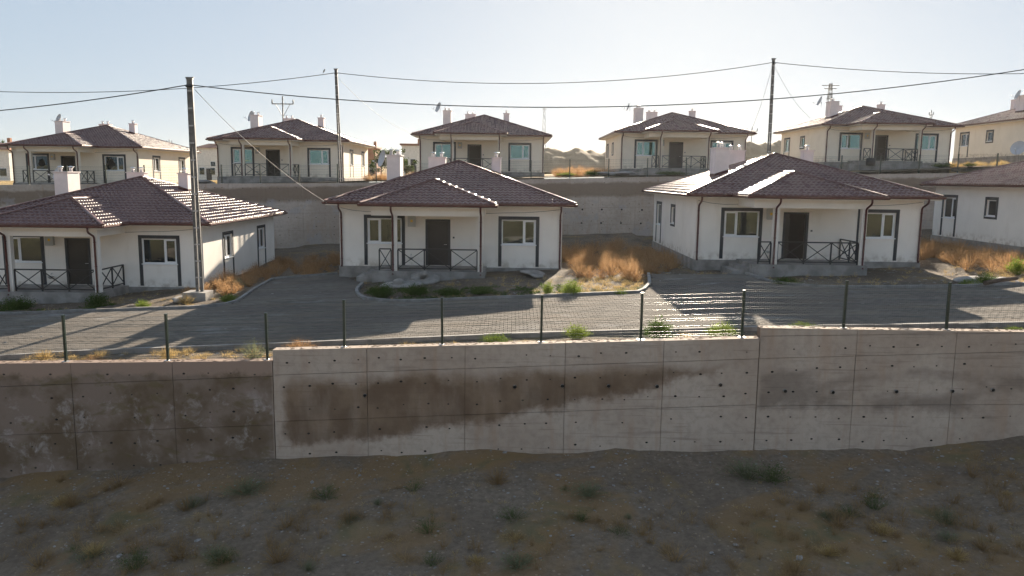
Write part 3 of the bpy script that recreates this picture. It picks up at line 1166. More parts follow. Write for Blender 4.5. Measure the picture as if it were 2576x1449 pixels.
def make_house(gm, pm):
    root = empty('house', (0, 0, 0))
    wl_ = MB()
    F, L_, R_ = [(1.365, 3.045, 1.15, 2.37), (7.965, 9.645, 1.15, 2.37), (4.305, 5.355, .08, 2.26)], \
        [(11.31 - 10.25, 11.31 - 8.95, 1.15, 2.37), (11.31 - 5.9, 11.31 - 5.05, 1.45, 2.33)], \
        [(2.75, 3.95, 1.15, 2.37), (8.2, 9.4, 1.15, 2.37)]
    fo, fu, fn = (-HX, 0, 0), (1, 0, 0), (0, -1, 0)
    lo, lu, ln_ = (-HX, D, 0), (0, -1, 0), (-1, 0, 0)
    ro, ru, rn = (HX, 0, 0), (0, 1, 0), (1, 0, 0)
    wall_side(wl_, fo, fu, fn, W, F, 3.0)
    wall_side(wl_, lo, lu, ln_, D, L_, 3.0)
    wall_side(wl_, ro, ru, rn, D, R_, 3.0)
    wall_side(wl_, (HX, D, 0), (-1, 0, 0), (0, 1, 0), W, [], 3.0)
    wl_.build('wall', M[pm], root)
    window(root, fo, fu, fn, *F[0], F[0][0] + .62, gm=gm)
    window(root, fo, fu, fn, *F[1], F[1][1] - .60, gm=gm)
    for h in R_: window(root, ro, ru, rn, *h, h[0] + .5, gm=gm)
    window(root, lo, lu, ln_, *L_[0], L_[0][1] - .5, gm=gm)
    window(root, lo, lu, ln_, *L_[1], None, to_ground=False, gm=gm)
    # plinth, porch floor and steps
    p = MB(); p.box(-HX - .05, HX + .05, -.05, D + .05, -1.3, -.003)
    p.build('plinth', M['plinth'], root)
    p = MB(); p.box(-3.44, 1.78, -2.62, -.051, -1.3, .07)
    p.build('porch_floor', M['plinth'], root)
    p = MB(); p.box(-3.86, -3.441, -2.2, -.3, -1.3, -.10)
    p.build('step', M['plinth'], root)
    p = MB(); p.box(-4.24, -3.861, -2.2, -.3, -1.3, -.26)
    p.build('step', M['plinth'], root)
    # porch posts and beams
    for x in (PX0, PX1):
        MB().box(x - .12, x + .12, -PD - .12, -PD + .12, .071, 2.62).build('porch_post', M[pm], root)
    MB().box(-3.46, 1.70, -PD - .13, -PD + .13, 2.621, 2.985).build('porch_beam', M[pm], root)
    MB().box(-3.46, -3.22, -PD + .131, -.001, 2.63, 2.985).build('porch_beam', M[pm], root)
    MB().box(1.46, 1.70, -PD + .131, -.001, 2.63, 2.985).build('porch_beam', M[pm], root)
    railing(root, (PX0 + .15, -PD, 0), (PX1 - .15, -PD, 0), 3)
    railing(root, (-3.12, -PD, 0), (PX0 - .16, -PD, 0), 1)
    railing(root, (PX1, -PD + .16, 0), (PX1, -.06, 0), 2)
    # door
    dx0, dx1 = -HX + F[2][0], -HX + F[2][1]
    dm = MB(); k = .085
    dm.box(dx0 - k, dx0 + .03, -.03, .12, .075, 2.26).box(dx1 - .03, dx1 + k, -.03, .12, .075, 2.26)
    dm.box(dx0 - k, dx1 + k, -.03, .12, 2.261, 2.26 + k)
    door = dm.build('door', M['charcoal'], root)
    MB().box(dx0 + .03, dx1 - .03, .139, .145, .075, 2.26).build('hall_shade_panel', M['hole'], door)  # near-black sheet stands in for the unlit hall behind the leaf
    lf = MB(); lw = dx1 - dx0 - .06
    lf.box(0, lw, 0, .06, .0, 2.17)
    for (a, b) in ((.15, .95), (1.1, 1.98)): lf.box(.14, lw - .14, -.012, -.001, a, b)
    leaf = lf.build('door_leaf', M['door'], door, (dx0 + .031, .04, .082))
    hd = MB().tube([(lw - .07, -.001, 1.03), (lw - .07, -.07, 1.03), (lw - .2, -.07, 1.03)], .013, 6)
    # handle belongs to the leaf's door part
    hd.build('handle', M['zinc'], door, (dx0 + .031, .04, .082))
    MB().box(.10, .18, -.04, 0, 1.42, 1.50).build('doorbell', M['charcoal'], root)
    mb = MB(); mb.box(-2.08, -1.73, -.16, -.001, 2.0, 2.5).box(-2.10, -1.71, -.185, -.161, 1.98, 2.52)
    meter = mb.build('meter_box', M['box'], root)
    MB().box(-1.96, -1.85, -.188, -.186, 2.2, 2.32).build('sticker', M['sticker'], meter)
    tp = MB().tube([(-1.95, 0, .62), (-1.95, -.1, .62), (-1.95, -.13, .55)], .018, 6)
    tp.lathe([(.05, 0), (.14, .1), (.15, .12), (.12, .12)], 12, (-1.95, -.17, .36))
    tp.build('tap', M['box'], root)
    # thin service cable along the wall
    cb = [(-5.4, -.02, 2.86), (-4.8, -.02, 2.74), (-4.1, -.02, 2.68), (-3.47, -.02, 2.7)]
    MB().tube(cb, .009, 5).build('service_cable', M['cable'], root)
    cb = [(1.72, -.02, 2.66), (2.6, -.02, 2.70), (3.6, -.02, 2.72), (4.6, -.02, 2.80), (5.4, -.02, 2.9)]
    MB().tube(cb, .009, 5).build('service_cable', M['cable'], root)
    # roof
    dk = MB()
    for sl in SLOPES:
        Nn = (Vector(sl[1]) - Vector(sl[0])).cross(Vector(sl[2]) - Vector(sl[0])).normalized()
        dk.poly([Vector(p) - Nn * .012 for p in sl])
    roof = dk.build('roof', M['roof'], root)
    for a, b in (((-EX, EY0, EZ), APX), ((EX, EY0, EZ), APX), ((EX, EY1, EZ), APY), ((-EX, EY1, EZ), APY), (APX, APY),
                 ((QX0, QY, EZ), PAF), ((QX1, QY, EZ), PAF), (PAF, PAB)): hip(roof, a, b)
    outline = [(-EX, EY1), (-EX, EY0), (QX0, EY0), (QX0, QY), (QX1, QY), (QX1, EY0), (EX, EY0), (EX, EY1)]
    # outline runs clockwise or counter-clockwise: left -> front -> right is counter-clockwise seen from above
    sweep_loop(outline, [(.005, 3.165), (.105, 3.165), (.105, 3.09), (.07, 3.055), (.005, 3.05)]).build('gutter', M['gutter'], root)
    sf = sweep_loop(outline, [(-.05, 3.10), (-.05, 2.995), (-.16, 2.99), (-.16, 3.10)])
    sf.poly([(-EX + .15, EY1 - .15, 2.993), (EX - .15, EY1 - .15, 2.993), (EX - .15, EY0 + .15, 2.993), (-EX + .15, EY0 + .15, 2.993)])
    sf.poly([(QX0 + .15, EY0 + .149, 2.9932), (QX1 - .15, EY0 + .149, 2.9932), (QX1 - .15, QY + .15, 2.9932), (QX0 + .15, QY + .15, 2.9932)])
    sf.build('soffit', M['soffit'], root)
    # downpipes
    for x, gy, wy, zb in ((-5.37, EY0 - .05, -.075, -.02), (5.37, EY0 - .05, -.075, -.02),
                          (PX0 - .06, QY - .05, -PD - .185, -.10), (PX1 + .02, QY - .05, -PD - .185, -.10)):
        mb = MB().tube([(x, gy, 3.06), (x, gy, 2.93), (x, gy + .06, 2.84), (x, wy - .06, 2.66), (x, wy, 2.57), (x, wy, zb + .12),
                        (x, wy - .06, zb)], .047, 8)
        dp = mb.build('downpipe', M['gutter'], root)
        for z in (2.35, 1.25, .35):
            MB().tube([(x, wy, z), (x, wy, z + .05)], .056, 8).build('clamp', M['gutter'], dp)
    chimney(root, -3.72, -3.0, 3.7, 4.85, 5.50, [(-3.52, 4.0), (-3.22, 4.45)])
    chimney(root, -1.95, -.95, 7.9, 8.45, 5.52, [(-1.7, 8.15), (-1.2, 8.15)], False)
    chimney(root, 1.80, 2.33, 6.1, 6.65, 5.50, [(2.06, 6.37)])
    return root, roof


NEAR = {}


def house_at(proto, loc, label, group, open_deg=0.0, near=False, rz=0.0):
    h = copy_tree(proto)
    h.location = (loc[0], loc[1], loc[2] + ZC)
    h.rotation_euler = (0, 0, rz)
    tag(h, label, 'house', group)
    roof = [c for c in h.children if c.name.split('.')[0] == 'roof'][0]
    door = [c for c in h.children if c.name.split('.')[0] == 'door'][0]
    for c in door.children:
        b = c.name.split('.')[0]
        if b in ('door_leaf', 'handle'): c.rotation_euler = (0, 0, R(open_deg))
    if not near:
        f = link('tile_field', FIELD, roof); f['kind'] = 'stuff'
    else:
        cp = Vector((0, 0, ZC)); o = Vector(h.location)
        sc = []
        for i, (mx, si, cen, nn) in enumerate(FULL):
            d = cp - (o + cen)
            t = ray_px(o + cen)
            if not (-15 < t[0] < 2591): continue
            sc.append((-(nn.dot(d)) / d.length ** 3, i))
        sc.sort()
        keep = {i for s, i in sc[:300] if s < 0}
        f = link('tile_field', tile_field('tile_field', keep), roof); f['kind'] = 'stuff'
        for i in keep:
            t = link('roof_tile', TILE, roof)
            t.matrix_local = FULL[i][0]
    return h


def ray_px(p):
    x, y, z = p.x, p.y, p.z - ZC
    c, s = math.cos(PITCH), math.sin(PITCH)
    d = y * c - z * s; v = -(z * c + y * s)
    X, Y = FPX * x / d, FPX * v / d
    c, s = math.cos(ROLL), math.sin(ROLL)
    return 1288 + X * c - Y * s, 724.5 + X * s + Y * c


FIELD = tile_field('tile_field')
HOUSES = {
    'h1': ((-20.51, 37.62, -5.483), 'white bungalow at left of the front row, behind the nearest utility pole', 4),
    'h2': ((-3.04, 38.17, -4.382), 'white bungalow in the centre of the front row with mortar rubble before its porch', 0),
    'h3': ((14.32, 37.64, -3.80), 'white bungalow right of centre in the front row with glaring porch roof', 24),
    'h4': ((31.85, 37.6, -3.19), 'cropped bungalow at the right edge of the front row showing only its side wall', 0),
    'r1': ((-37.74, 67.7, -.911), 'leftmost white bungalow of the back row with broken window panes', 60),
    'r2': ((-20.15, 67.95, -.144), 'back row bungalow with teal windows between the two left poles', 70),
    'r3': ((-2.80, 68.98, .543), 'back row bungalow directly behind the centre front house', 66),
    'r4': ((14.79, 68.76, .957), 'back row bungalow beside the gravel heaps, left of the right pole', 0),
    'r5': ((32.58, 68.74, 1.776), 'back row bungalow right of the tall right pole, black barrel on its porch', 20),
    'r6': ((50.1, 68.7, 2.55), 'cropped bungalow at the right end of the back row showing a cream side wall', 0),
}
protos = {}
for k, gm, pm in (('h', 'glass', 'plaster'), ('q', 'glass', 'plaster_cream'), ('r', 'glass_teal', 'plaster_cream')):
    root, roof = make_house(gm, pm)
    note_kids(root)
    protos[k] = root
HOBJ = {}
for k, (loc, lab, od) in HOUSES.items():
    HOBJ[k] = house_at(protos['q' if k in ('r1', 'r6') else k[0]], loc, lab, 'matching white bungalows on the two terraces', od, near=k[0] == 'h')


for w in [c for c in HOBJ['r1'].children if c.name.split('.')[0] == 'window'][:2]:
    ps = sorted([c for c in w.children if c.name.split('.')[0] == 'pane'], key=lambda c: c.dimensions.x)
    vs = [v.co for v in ps[-1].data.vertices]
    cx = (min(v.x for v in vs) + max(v.x for v in vs)) / 2; cz = (min(v.z for v in vs) + max(v.z for v in vs)) / 2
    ww = (max(v.x for v in vs) - min(v.x for v in vs)) * .42; hh = (max(v.z for v in vs) - min(v.z for v in vs)) * .42
    y_ = min(v.y for v in vs) - .004
    pts_ = []
    for k_ in range(13):
        a_ = -2 * math.pi * k_ / 13; r_ = random.uniform(.45, 1.0)
        pts_.append((cx + math.cos(a_) * ww * r_, y_, cz + math.sin(a_) * hh * r_))
    mb_ = MB(); mb_.poly(pts_[::-1]); mb_.poly([(x_, y__ + .003, z_) for x_, y__, z_ in pts_])
    mb_.build('broken_hole', M['hole'], w)  # flat dark polygon painted for the unlit room behind broken glass


def remove_tree(o):
    for ch in list(o.children): remove_tree(ch)
    bpy.data.objects.remove(o)


for k in protos: remove_tree(protos[k])


# ------------------------------------------------------------------ utility poles and cables
def steel_pole(name, label, base, top, wb, wt, battens, arm=.26, footing=True):
    """two channel legs tied by batten plates, tapering upwards"""
    root = empty(name, base)
    tag(root, label, 'utility pole')
    Hh = top.z - base.z
    lean = Vector((top.x - base.x, 0, 0))
    for s in (-1, 1):
        a = Vector((s * wb / 2, 0, -.3)); b = Vector((s * wt / 2, 0, Hh)) + lean
        mb = MB().bar(a, b, wb * .62, wb * .42, (0, 1, 0))
        mb.build('leg', M['steel'], root)
    for i in range(battens):
        t = (i + .35) / battens
        w = wb + (wt - wb) * t
        c = lean * t + Vector((0, 0, Hh * t))
        MB().box(-w / 2 - .03, w / 2 + .03, -wb * .36, -wb * .32, -.03, .03).build('batten', M['batten'], root, c)
    c = lean + Vector((0, 0, Hh))
    MB().box(-arm / 2, arm / 2, -.07, .07, 0.001, .07).box(-arm / 2 - .03, arm / 2 + .05, -.05, .05, .071, .095).build('cap', M['steel'], root, c)
    cl = MB(); cl.tube([(-wt - .02, 0, 0), (wt + .06, 0, 0)], .045, 8)
    cl.build('cable_clamp', M['rail'], root, lean * .97 + Vector((0, -.10, Hh * .97)))
    if footing:
        MB().box(-.55, .40, -.45, .40, -.5, .34).build('footing', M['plinth'], root)
    return root


P1b, P1t = at(504, 752, 32.3), at(477, 200, 32.3)
P1b.z = g1(P1b.x)
steel_pole('utility_pole', 'thick steel utility pole beside the left front bungalow with concrete footing', P1b, P1t, .20, .11, 13)
P2b, P2t = at(858, 458, 56.2), at(845, 176, 56.2)
P2b.z = g2(P2b.x)
steel_pole('utility_pole', 'slim steel utility pole before the teal windowed back row bungalow', P2b, P2t, .17, .09, 12, footing=False)
P3b, P3t = at(1932, 430, 56.2), at(1946, 150, 56.2)
P3b.z = g2(P3b.x)
steel_pole('utility_pole', 'dark steel utility pole standing behind the right of centre front roof', P3b, P3t, .17, .09, 12, footing=False)


def quad_through(p, q, r):
    m = np.linalg.solve(np.array([[a.x ** 2, a.x, 1] for a in (p, q, r)]), np.array([a.z for a in (p, q, r)]))
    return lambda x: float(m[0] * x * x + m[1] * x + m[2])


def cable(label, xa, xb, f, y, r, mat='cable', n=60, twist=True):
    base = Vector((xa, y, f(xa)))
    pts = [Vector((xa + (xb - xa) * i / n, y, f(xa + (xb - xa) * i / n))) - base for i in range(n + 1)]
    o = MB().tube(pts, r, 6).build('power_cable', M[mat], None, base)
    return tag(o, label, 'cable')


Y1 = P1b.y - .1
a0 = at(475, 213, Y1)
f = quad_through(a0, at(247, 249, Y1), at(0, 278, Y1))
cable('thick black power cable running left from the nearest pole', a0.x, -34, f, Y1, .021)
f = quad_through(a0, at(1400, 270, Y1), at(2576, 175, Y1))
cable('long sagging black power cable running right from the nearest pole', a0.x, 30, f, Y1, .021, n=90)
Y2 = 56.1
b0, c0 = at(846, 183, Y2), at(1945, 157, Y2)
f = quad_through(b0, at(470, 222, Y2), at(0, 230.5, Y2))
cable('thin upper power cable running left from the slim second pole', b0.x, -52, f, Y2, .024)
f = quad_through(b0, at(1395, 209, Y2), c0)
cable('thin upper power cable strung between the two back poles', b0.x, c0.x, f, Y2, .024)
f = quad_through(c0, at(2260, 181, Y2), at(2576, 185, Y2))
cable('thin power cable running right from the dark back pole', c0.x, 56, f, Y2, .024)


def drop(label, a, b, sag, r=.012, mat='dropcable'):
    n = 30
    pts = []
    for i in range(n + 1):
        t = i / n
        p = a.lerp(b, t); p.z -= 4 * sag * t * (1 - t)
        pts.append(p - a)
    tag(MB().tube(pts, r, 6).build('service_drop_cable', M[mat], None, a), label, 'cable')


drop('slanting grey service cable from the nearest pole down to the centre front roof', at(490, 225, Y1), at(822, 510, 37.45), .35, .012)
drop('slanting service cable from the slim pole to the roof of the bungalow behind the centre', at(850, 195, Y2), at(1036, 336, 68.3), .5)
drop('faint service cable from the dark back pole to the bungalow at its left', at(1942, 170, Y2), at(1888, 331, 68.0), .4)
drop('faint service cable from the dark back pole to the bungalow at its right', at(1950, 170, Y2), at(2040, 298, 70.0), .4)

# bird on the upper cable
bp = at(815, 185, Y2)
mb = MB()
prof = [(.006, -.13), (.022, -.10), (.045, -.04), (.055, .02), (.045, .07), (.030, .09), (.036, .12), (.028, .15), (.008, .175)]
mb.lathe(prof, 10)
mb.v = [(x, y, z) for x, y, z in mb.v]
mb.hexa([(-.02, -.008, -.22), (.02, -.008, -.22), (.02, .004, -.22), (-.02, .004, -.22), (-.02, -.012, -.08), (.02, -.012, -.08), (.02, .01, -.08), (-.02, .01, -.08)])
mb.tube([(0, .03, .135), (0, .062, .13)], .008, 5, r2=.002)
bird = mb.build('bird', M['cable'], None, bp + Vector((0, 0, .16)))
bird.rotation_euler = (R(-25), 0, R(-70))
tag(bird, 'small dark bird perched on the upper cable', 'bird')


# ------------------------------------------------------------------ satellite dishes
def dish(label, p, dirv, size, mast=.6):
    root = empty('satellite_dish', p)
    tag(root, label, 'satellite dish', 'satellite dishes on the roofs')
    d = Vector(dirv).normalized()
    q = d.to_track_quat('Z', 'Y').to_matrix().to_4x4()
    mb = MB()
    n, rings = 20, 5
    for side in (0, 1):
        base = len(mb.v)
        mb.v.append(tuple(q @ Vector((0, 0, -.012 * side))))
        for i in range(1, rings + 1):
            rr = size / 2 * i / rings
            for k in range(n):
                a = 2 * math.pi * k / n
                mb.v.append(tuple(q @ Vector((rr * math.cos(a) * .93, rr * math.sin(a), .28 * rr * rr / (size / 2) - .012 * side))))
        for k in range(n): mb.face((base, base + 1 + k, base + 1 + (k + 1) % n), True)
        for i in range(rings - 1):
            for k in range(n):
                a, b = base + 1 + i * n, base + 1 + (i + 1) * n
                mb.face((a + k, b + k, b + (k + 1) % n, a + (k + 1) % n), True)
    mb.build('reflector', M['dish'], root)
    low = q @ Vector((0, -size * .48, .10)); tip = q @ Vector((0, -size * .30, size * .62))
    MB().tube([q @ Vector((0, -size * .3, -.05)), low, tip], .013, 6).build('feed_arm', M['dish'], root)
    MB().bar(tip, tip + d * .02 + (q @ Vector((0, .0, -.11))), .06, .06).build('receiver', M['pvc'], root)
    MB().tube([Vector((0, 0, 0)) - d * .02, -d * .1, -d * .1 + Vector((0, 0, -mast))], .022, 6).build('mast', M['steel'], root)
    return root


DL = [
    ('r1', 'grey satellite dish on the main chimney of the leftmost back row bungalow', (150, 301), 72.2, (-.6, -.8, .35), 1.0, .7),
    ('r2', 'grey satellite dish beside the chimney of the teal windowed bungalow', (633, 293), 72.2, (-.75, -.62, .30), 1.0, .7),
    ('r3', 'satellite dish beside the chimney of the bungalow behind the centre house', (1105, 271), 72.2, (-.82, -.5, .35), .95, .7),
    ('r4', 'satellite dish by the tallest chimney of the bungalow beside the gravel heaps', (1582, 269), 72.2, (-.95, .12, .30), .8, .6),
    ('r5', 'satellite dish by the chimney of the bungalow right of the dark back pole', (2064, 256), 72.2, (-.88, .1, .40), 1.0, .6),
    ('r6', 'satellite dish on the chimney at the upper right edge', (2563, 239), 72.4, (-.92, .15, .40), .9, .6),
    ('h1', 'pale satellite dish half hidden behind the main chimney of the left front bungalow', (150, 437), 43.6, (-.55, -.8, .40), .9, .9),
    ('h2', 'satellite dish left of the chimney on the centre front roof', (965, 400), 43.5, (-.82, -.5, .28), .95, 1.0),
    ('h4', 'satellite dish at the right edge on the cropped front row bungalow', (2563, 374), 42.0, (-.75, -.6, .42), .8, .9),
]
for k, lab, (px, py), Yd, dv, sz, ms in DL:
    p = at(px, py, Yd)
    dish(lab, p, dv, sz, ms)


# ------------------------------------------------------------------ far things
def far_pole(label, px, ptop, pbase, Yf, arm, lattice=False, w=.4, arms=((0, 1.0),)):
    b, t = at(px, pbase, Yf), at(px, ptop, Yf)
    b.z = zup(b.x, Yf) - .3
    root = empty('lattice_tower' if lattice else 'power_line_pole', b)
    tag(root, label, 'pylon' if lattice else 'utility pole')
    Hh = t.z - b.z
    if not lattice:
        MB().tube([(0, 0, 0), (0, 0, Hh)], w * .5, 8, r2=w * .3).build('mast', M['steel'], root)
        MB().bar((-arm / 2, 0, Hh * .955), (arm / 2, 0, Hh * .955), .12, .14).build('crossarm', M['steel'], root)
        for s in (-1, 1):
            MB().bar((s * arm * .33, 0, Hh * .95), (0, 0, Hh * .80), .06, .06).build('brace', M['steel'], root)
        for s in (-1, 0, 1):
            z0 = Hh * .955 + .07 if s else Hh
            MB().lathe([(.09, 0), (.12, .1), (.07, .16), (.13, .3), (.07, .36), (.11, .5), (.03, .62)], 8, (s * arm * .48, 0, z0)).build('insulator', M['rail'], root)
    else:
        n = 9
        mb = MB()
        tk = w * .055
        for sx in (-1, 1):
            for sy in (-1, 1):
                mb.bar((sx * w, sy * w, 0), (sx * w * .25, sy * w * .25, Hh), tk * 1.6, tk * 1.6)
        mb.build('leg_frame', M['steel'], root)
        mb = MB()
        for i in range(n):
            z0, z1 = Hh * i / n, Hh * (i + 1) / n
            w0, w1 = w * (1 - .75 * i / n), w * (1 - .75 * (i + 1) / n)
            for y in (-1, 1):
                mb.bar((-w0, y * w0, z0), (w1, y * w1, z1), tk, tk); mb.bar((w0, y * w0, z0), (-w1, y * w1, z1), tk, tk)
                mb.bar((y * w0, -w0, z0), (y * w1, w1, z1), tk, tk); mb.bar((y * w0, w0, z0), (y * w1, -w1, z1), tk, tk)
        mb.build('bracing', M['steel'], root)
        for fr, ln in arms:
            MB().bar((-arm * ln / 2, 0, Hh * (1 - fr)), (arm * ln / 2, 0, Hh * (1 - fr)), tk * 2.5, tk * 2.5).build('crossarm', M['steel'], root)
    return root


far_pole('power line pole with wide crossarm rising behind the teal windowed bungalow', 715, 252, 400, 120, 3.3, w=.32)
far_pole('small far power pole with crossarm between the gravel heaps and the dark pole', 1888, 326, 400, 190, 2.6, w=.3)
far_pole('tiny far power pole right of the leftmost back row roof', 428, 356, 400, 210, 1.4, w=.24)
far_pole('tiny far power pole beyond the roof of the bungalow right of the dark pole', 2198 + 135, 313 - 30, 400, 190, 1.0, w=.3)
far_pole('far lattice pylon right of the bungalow behind the centre house', 1367, 270, 400, 320, 2.2, True, 1.1, ((.03, 1.0),))
far_pole('far lattice pylon with crossarms behind the right back row chimney', 2077, 209, 400, 210, 4.6, True, 1.15, ((.03, 1.0), (.07, .7), (.20, .45)))
for k, (pa, pb, Yf, sag) in enumerate((((0, 372), (692, 258), 120, 1.2), ((0, 388), (738, 262), 120, 1.2),
                                       ((738, 258), (1367, 285), 140, .8))):
    pass


def far_house(label, px0, px1, pbase, peave, Yf, depth, roof_h, mat, roofmat, wins, gable=False):
    a, b = at(px0, pbase, Yf), at(px1, pbase, Yf)
    t = at(px0, peave, Yf)
    z0 = zup((a.x + b.x) / 2, Yf)
    root = empty('far_house', (a.x, Yf, z0 - .5))
    tag(root, label, 'house')
    w, h = b.x - a.x, t.z - z0 + .5
    MB().box(0, w, 0, depth, 0, h).build('wall', M[mat], root)
    rb = MB()
    if roof_h > 0:
        e = .4
        rb.hexa([(-e, -e, h + .01), (w + e, -e, h + .01), (w + e, depth + e, h + .01), (-e, depth + e, h + .01),
                 (w * .3, depth * .45, h + roof_h), (w * .7, depth * .45, h + roof_h), (w * .7, depth * .55, h + roof_h), (w * .3, depth * .55, h + roof_h)])
    else:
        rb.box(-.3, w + .3, -.3, depth + .3, h + .01, h + .35)
    rf = rb.build('roof', M[roofmat], root)
    MB().box(w * .7, w * .7 + .5, depth * .3, depth * .3 + .5, h + .36, h + 1.3 + max(0, roof_h * .6)).build('chimney', M['brick'], rf)
    for (x, z, ww, hh) in wins:
        f = MB().box(x * w - ww / 2 - .08, x * w + ww / 2 + .08, -.04, -.002, z - .08, z + hh + .08).build('window', M['pvc'], root)
        MB().box(x * w - ww / 2, x * w + ww / 2, -.055, -.041, z, z + hh).build('pane', M['glass'], f)
    MB().box(w * .45, w * .45 + .95, -.05, -.003, .5, 2.6).build('door', M['door'], root)
    return root


far_house('far white house at the left edge behind the leftmost back row bungalow', -60, 24, 418, 376, 128, 8, 1.2, 'farwall', 'brick', [(.3, 1.4, 1.1, 1.2), (.8, 1.4, 1.1, 1.2)])
far_house('far pale house seen between the two leftmost back row bungalows', 494, 548, 411, 372, 140, 7, .9, 'farwall', 'clay', [(.25, 1.5, .9, 1.2), (.75, 1.5, .9, 1.2), (.78, 3.0, .8, .8)])
far_house('far raw brick house right of the teal windowed bungalow', 918, 944, 396, 372, 150, 6, 0, 'brick', 'clay', [(.7, 1.6, 1.0, 1.1)])
far_house('far white two storey house with red brown parapet left of the central back house', 1011, 1062, 408, 366, 140, 8, 0, 'farwall', 'clay', [(.55, 2.6, .9, 1.1), (.2, 2.6, .8, 1.1)])


def heap(label, px0, px1, Yh, peaks, depth=34):
    a, b = at(px0, 420, Yh), at(px1, 420, Yh)
    z0 = zup((a.x + b.x) / 2, Yh) - .6
    n, m = 120, 44
    w = b.x - a.x
    v, fc = [], []
    for j in range(m + 1):
        for i in range(n + 1):
            u, t = i / n, j / m
            x, y = w * u, (t - .5) * depth
            h = 0
            for c, pk, r in peaks:
                d = math.hypot((x - c * w) , y * .85)
                h = max(h, pk * (1 - d / r) if d < r else 0)
            h = max(0, h) ** .92
            h += (.35 * noise.noise(Vector((x * .35, y * .35, 3))) + .18 * abs(noise.noise(Vector((x * 1.1, y * .4, 7))))) * min(1, h * .5)
            v.append((x, y, h))
    for j in range(m):
        for i in range(n):
            k = j * (n + 1) + i
            fc.append((k, k + 1, k + n + 2, k + n + 1))
    me = bpy.data.meshes.new('gravel_heap'); me.from_pydata(v, [], fc)
    me.polygons.foreach_set('use_smooth', [True] * len(fc))
    me.materials.append(M['heap'])
    o = link('gravel_heap', me, None, (a.x, Yh, z0))
    return tag(o, label, 'gravel heap')


heap('long brown gravel heap behind the orange weeds right of the central back house', 1330, 1700, 150,
     [(.13, 5.6, 12), (.17, 5.4, 11), (.32, 5.5, 12), (.42, 5.2, 11), (.55, 5.0, 11), (.72, 5.2, 12), (.88, 4.8, 11)])
heap('brown gravel heap behind the dark utility pole', 1830, 2060, 150, [(.22, 5.9, 11), (.40, 5.6, 11), (.55, 6.0, 12), (.75, 5.4, 10)])


# ------------------------------------------------------------------ plants
def add_tone(me, tones):
    a = me.attributes.new('tone', 'FLOAT', 'FACE')
    a.data.foreach_set('value', tones)


def blade(v, f, t, p, q, w, tone):
    d = q - p
    s = d.cross(Vector((random.uniform(-1, 1), random.uniform(-1, 1), .2)))
    if s.length < 1e-6: s = Vector((1, 0, 0))
    s = s.normalized() * w
    n = len(v)
    v += [tuple(p - s), tuple(p + s), tuple(q)]
    f.append((n, n + 1, n + 2)); t.append(tone)


def flake(v, f, t, p, sz, tone):
    a = Vector((random.gauss(0, 1), random.gauss(0, 1), random.gauss(0, 1))).normalized() * sz
    b = a.cross(Vector((random.gauss(0, 1), random.gauss(0, 1), random.gauss(0, 1)))).normalized() * sz * .55
    n = len(v)
    v += [tuple(p - a), tuple(p + b), tuple(p + a), tuple(p - b)]
    f.append((n, n + 1, n + 2, n + 3)); t.append(tone)


def bush_data(h, r, stems, flakes, fs, up=.5, o=Vector((0, 0, 0)), squash=1.0, lean=0.0, bw_=.007):
    v, f, t = [], [], []
    for _ in range(stems):
        a = random.uniform(0, 2 * math.pi); k = random.random() ** .6
        top = o + Vector((math.cos(a) * r * k + lean * h, math.sin(a) * r * k * squash, h * (1 - .55 * k * k) * random.uniform(.55, 1.1)))
        b = o + Vector((math.cos(a) * r * k * .15, math.sin(a) * r * k * .15 * squash, -.02))
        mid = b.lerp(top, .55) + Vector((random.gauss(0, .04), random.gauss(0, .04), .05)) * h
        tn = random.random()
        blade(v, f, t, b, mid, bw_, tn * .6)
        blade(v, f, t, b.lerp(mid, .7), top, bw_ * .7, tn)
        for _ in range(flakes):
            p = mid.lerp(top, random.uniform(-.3, 1.05)) + Vector((random.gauss(0, 1), random.gauss(0, 1), random.gauss(0, .7))) * .09 * h
            if p.z < o.z + .02: p.z = o.z + random.uniform(.02, .1)
            flake(v, f, t, p, fs * random.uniform(.6, 1.4), min(1, max(0, tn + random.gauss(0, .25))))
    return v, f, t


def mk_mesh(name, data, mat):
    v, f, t = data
    me = bpy.data.meshes.new(name)
    me.from_pydata(v, [], f)
    add_tone(me, t)
    me.materials.append(M[mat])
    return me


LOWDRY = [mk_mesh('dry_weed', bush_data(.62, .40, n_, 3, .010), 'dull') for n_ in (70, 100, 50, 80)]
LOWGREEN = [mk_mesh('green_weed', bush_data(.5, .45, n_, 7, .015), 'dull_green') for n_ in (60, 80, 45)]
DRY = [mk_mesh('dry_weed', bush_data(.62, .40, 170, 5, .012), 'dry') for _ in range(3)]
STRAW = [mk_mesh('straw_tuft', bush_data(.5, .30, 150, 3, .010), 'straw') for _ in range(2)]
GREEN = [mk_mesh('green_weed', bush_data(.5, .45, 130, 12, .020), 'green') for _ in range(3)]
DARK = [mk_mesh('dark_bush', bush_data(.6, .48, 150, 16, .020), 'dark_green') for _ in range(2)]
GREY = [mk_mesh('grey_weed', bush_data(.8, .35, 90, 7, .015), 'grey_green') for _ in range(2)]
SETS = {'lowdry': (LOWDRY, 'dry_weed'), 'lowgreen': (LOWGREEN, 'green_weed'), 'dry': (DRY, 'dry_weed'), 'straw': (STRAW, 'straw_tuft'), 'green': (GREEN, 'green_weed'),
        'dark': (DARK, 'green_bush'), 'grey': (GREY, 'grey_weed')}
CAT = {'lowdry': 'weed', 'lowgreen': 'weed', 'dry': 'weed', 'straw': 'grass tuft', 'green': 'weed', 'dark': 'bush', 'grey': 'weed'}


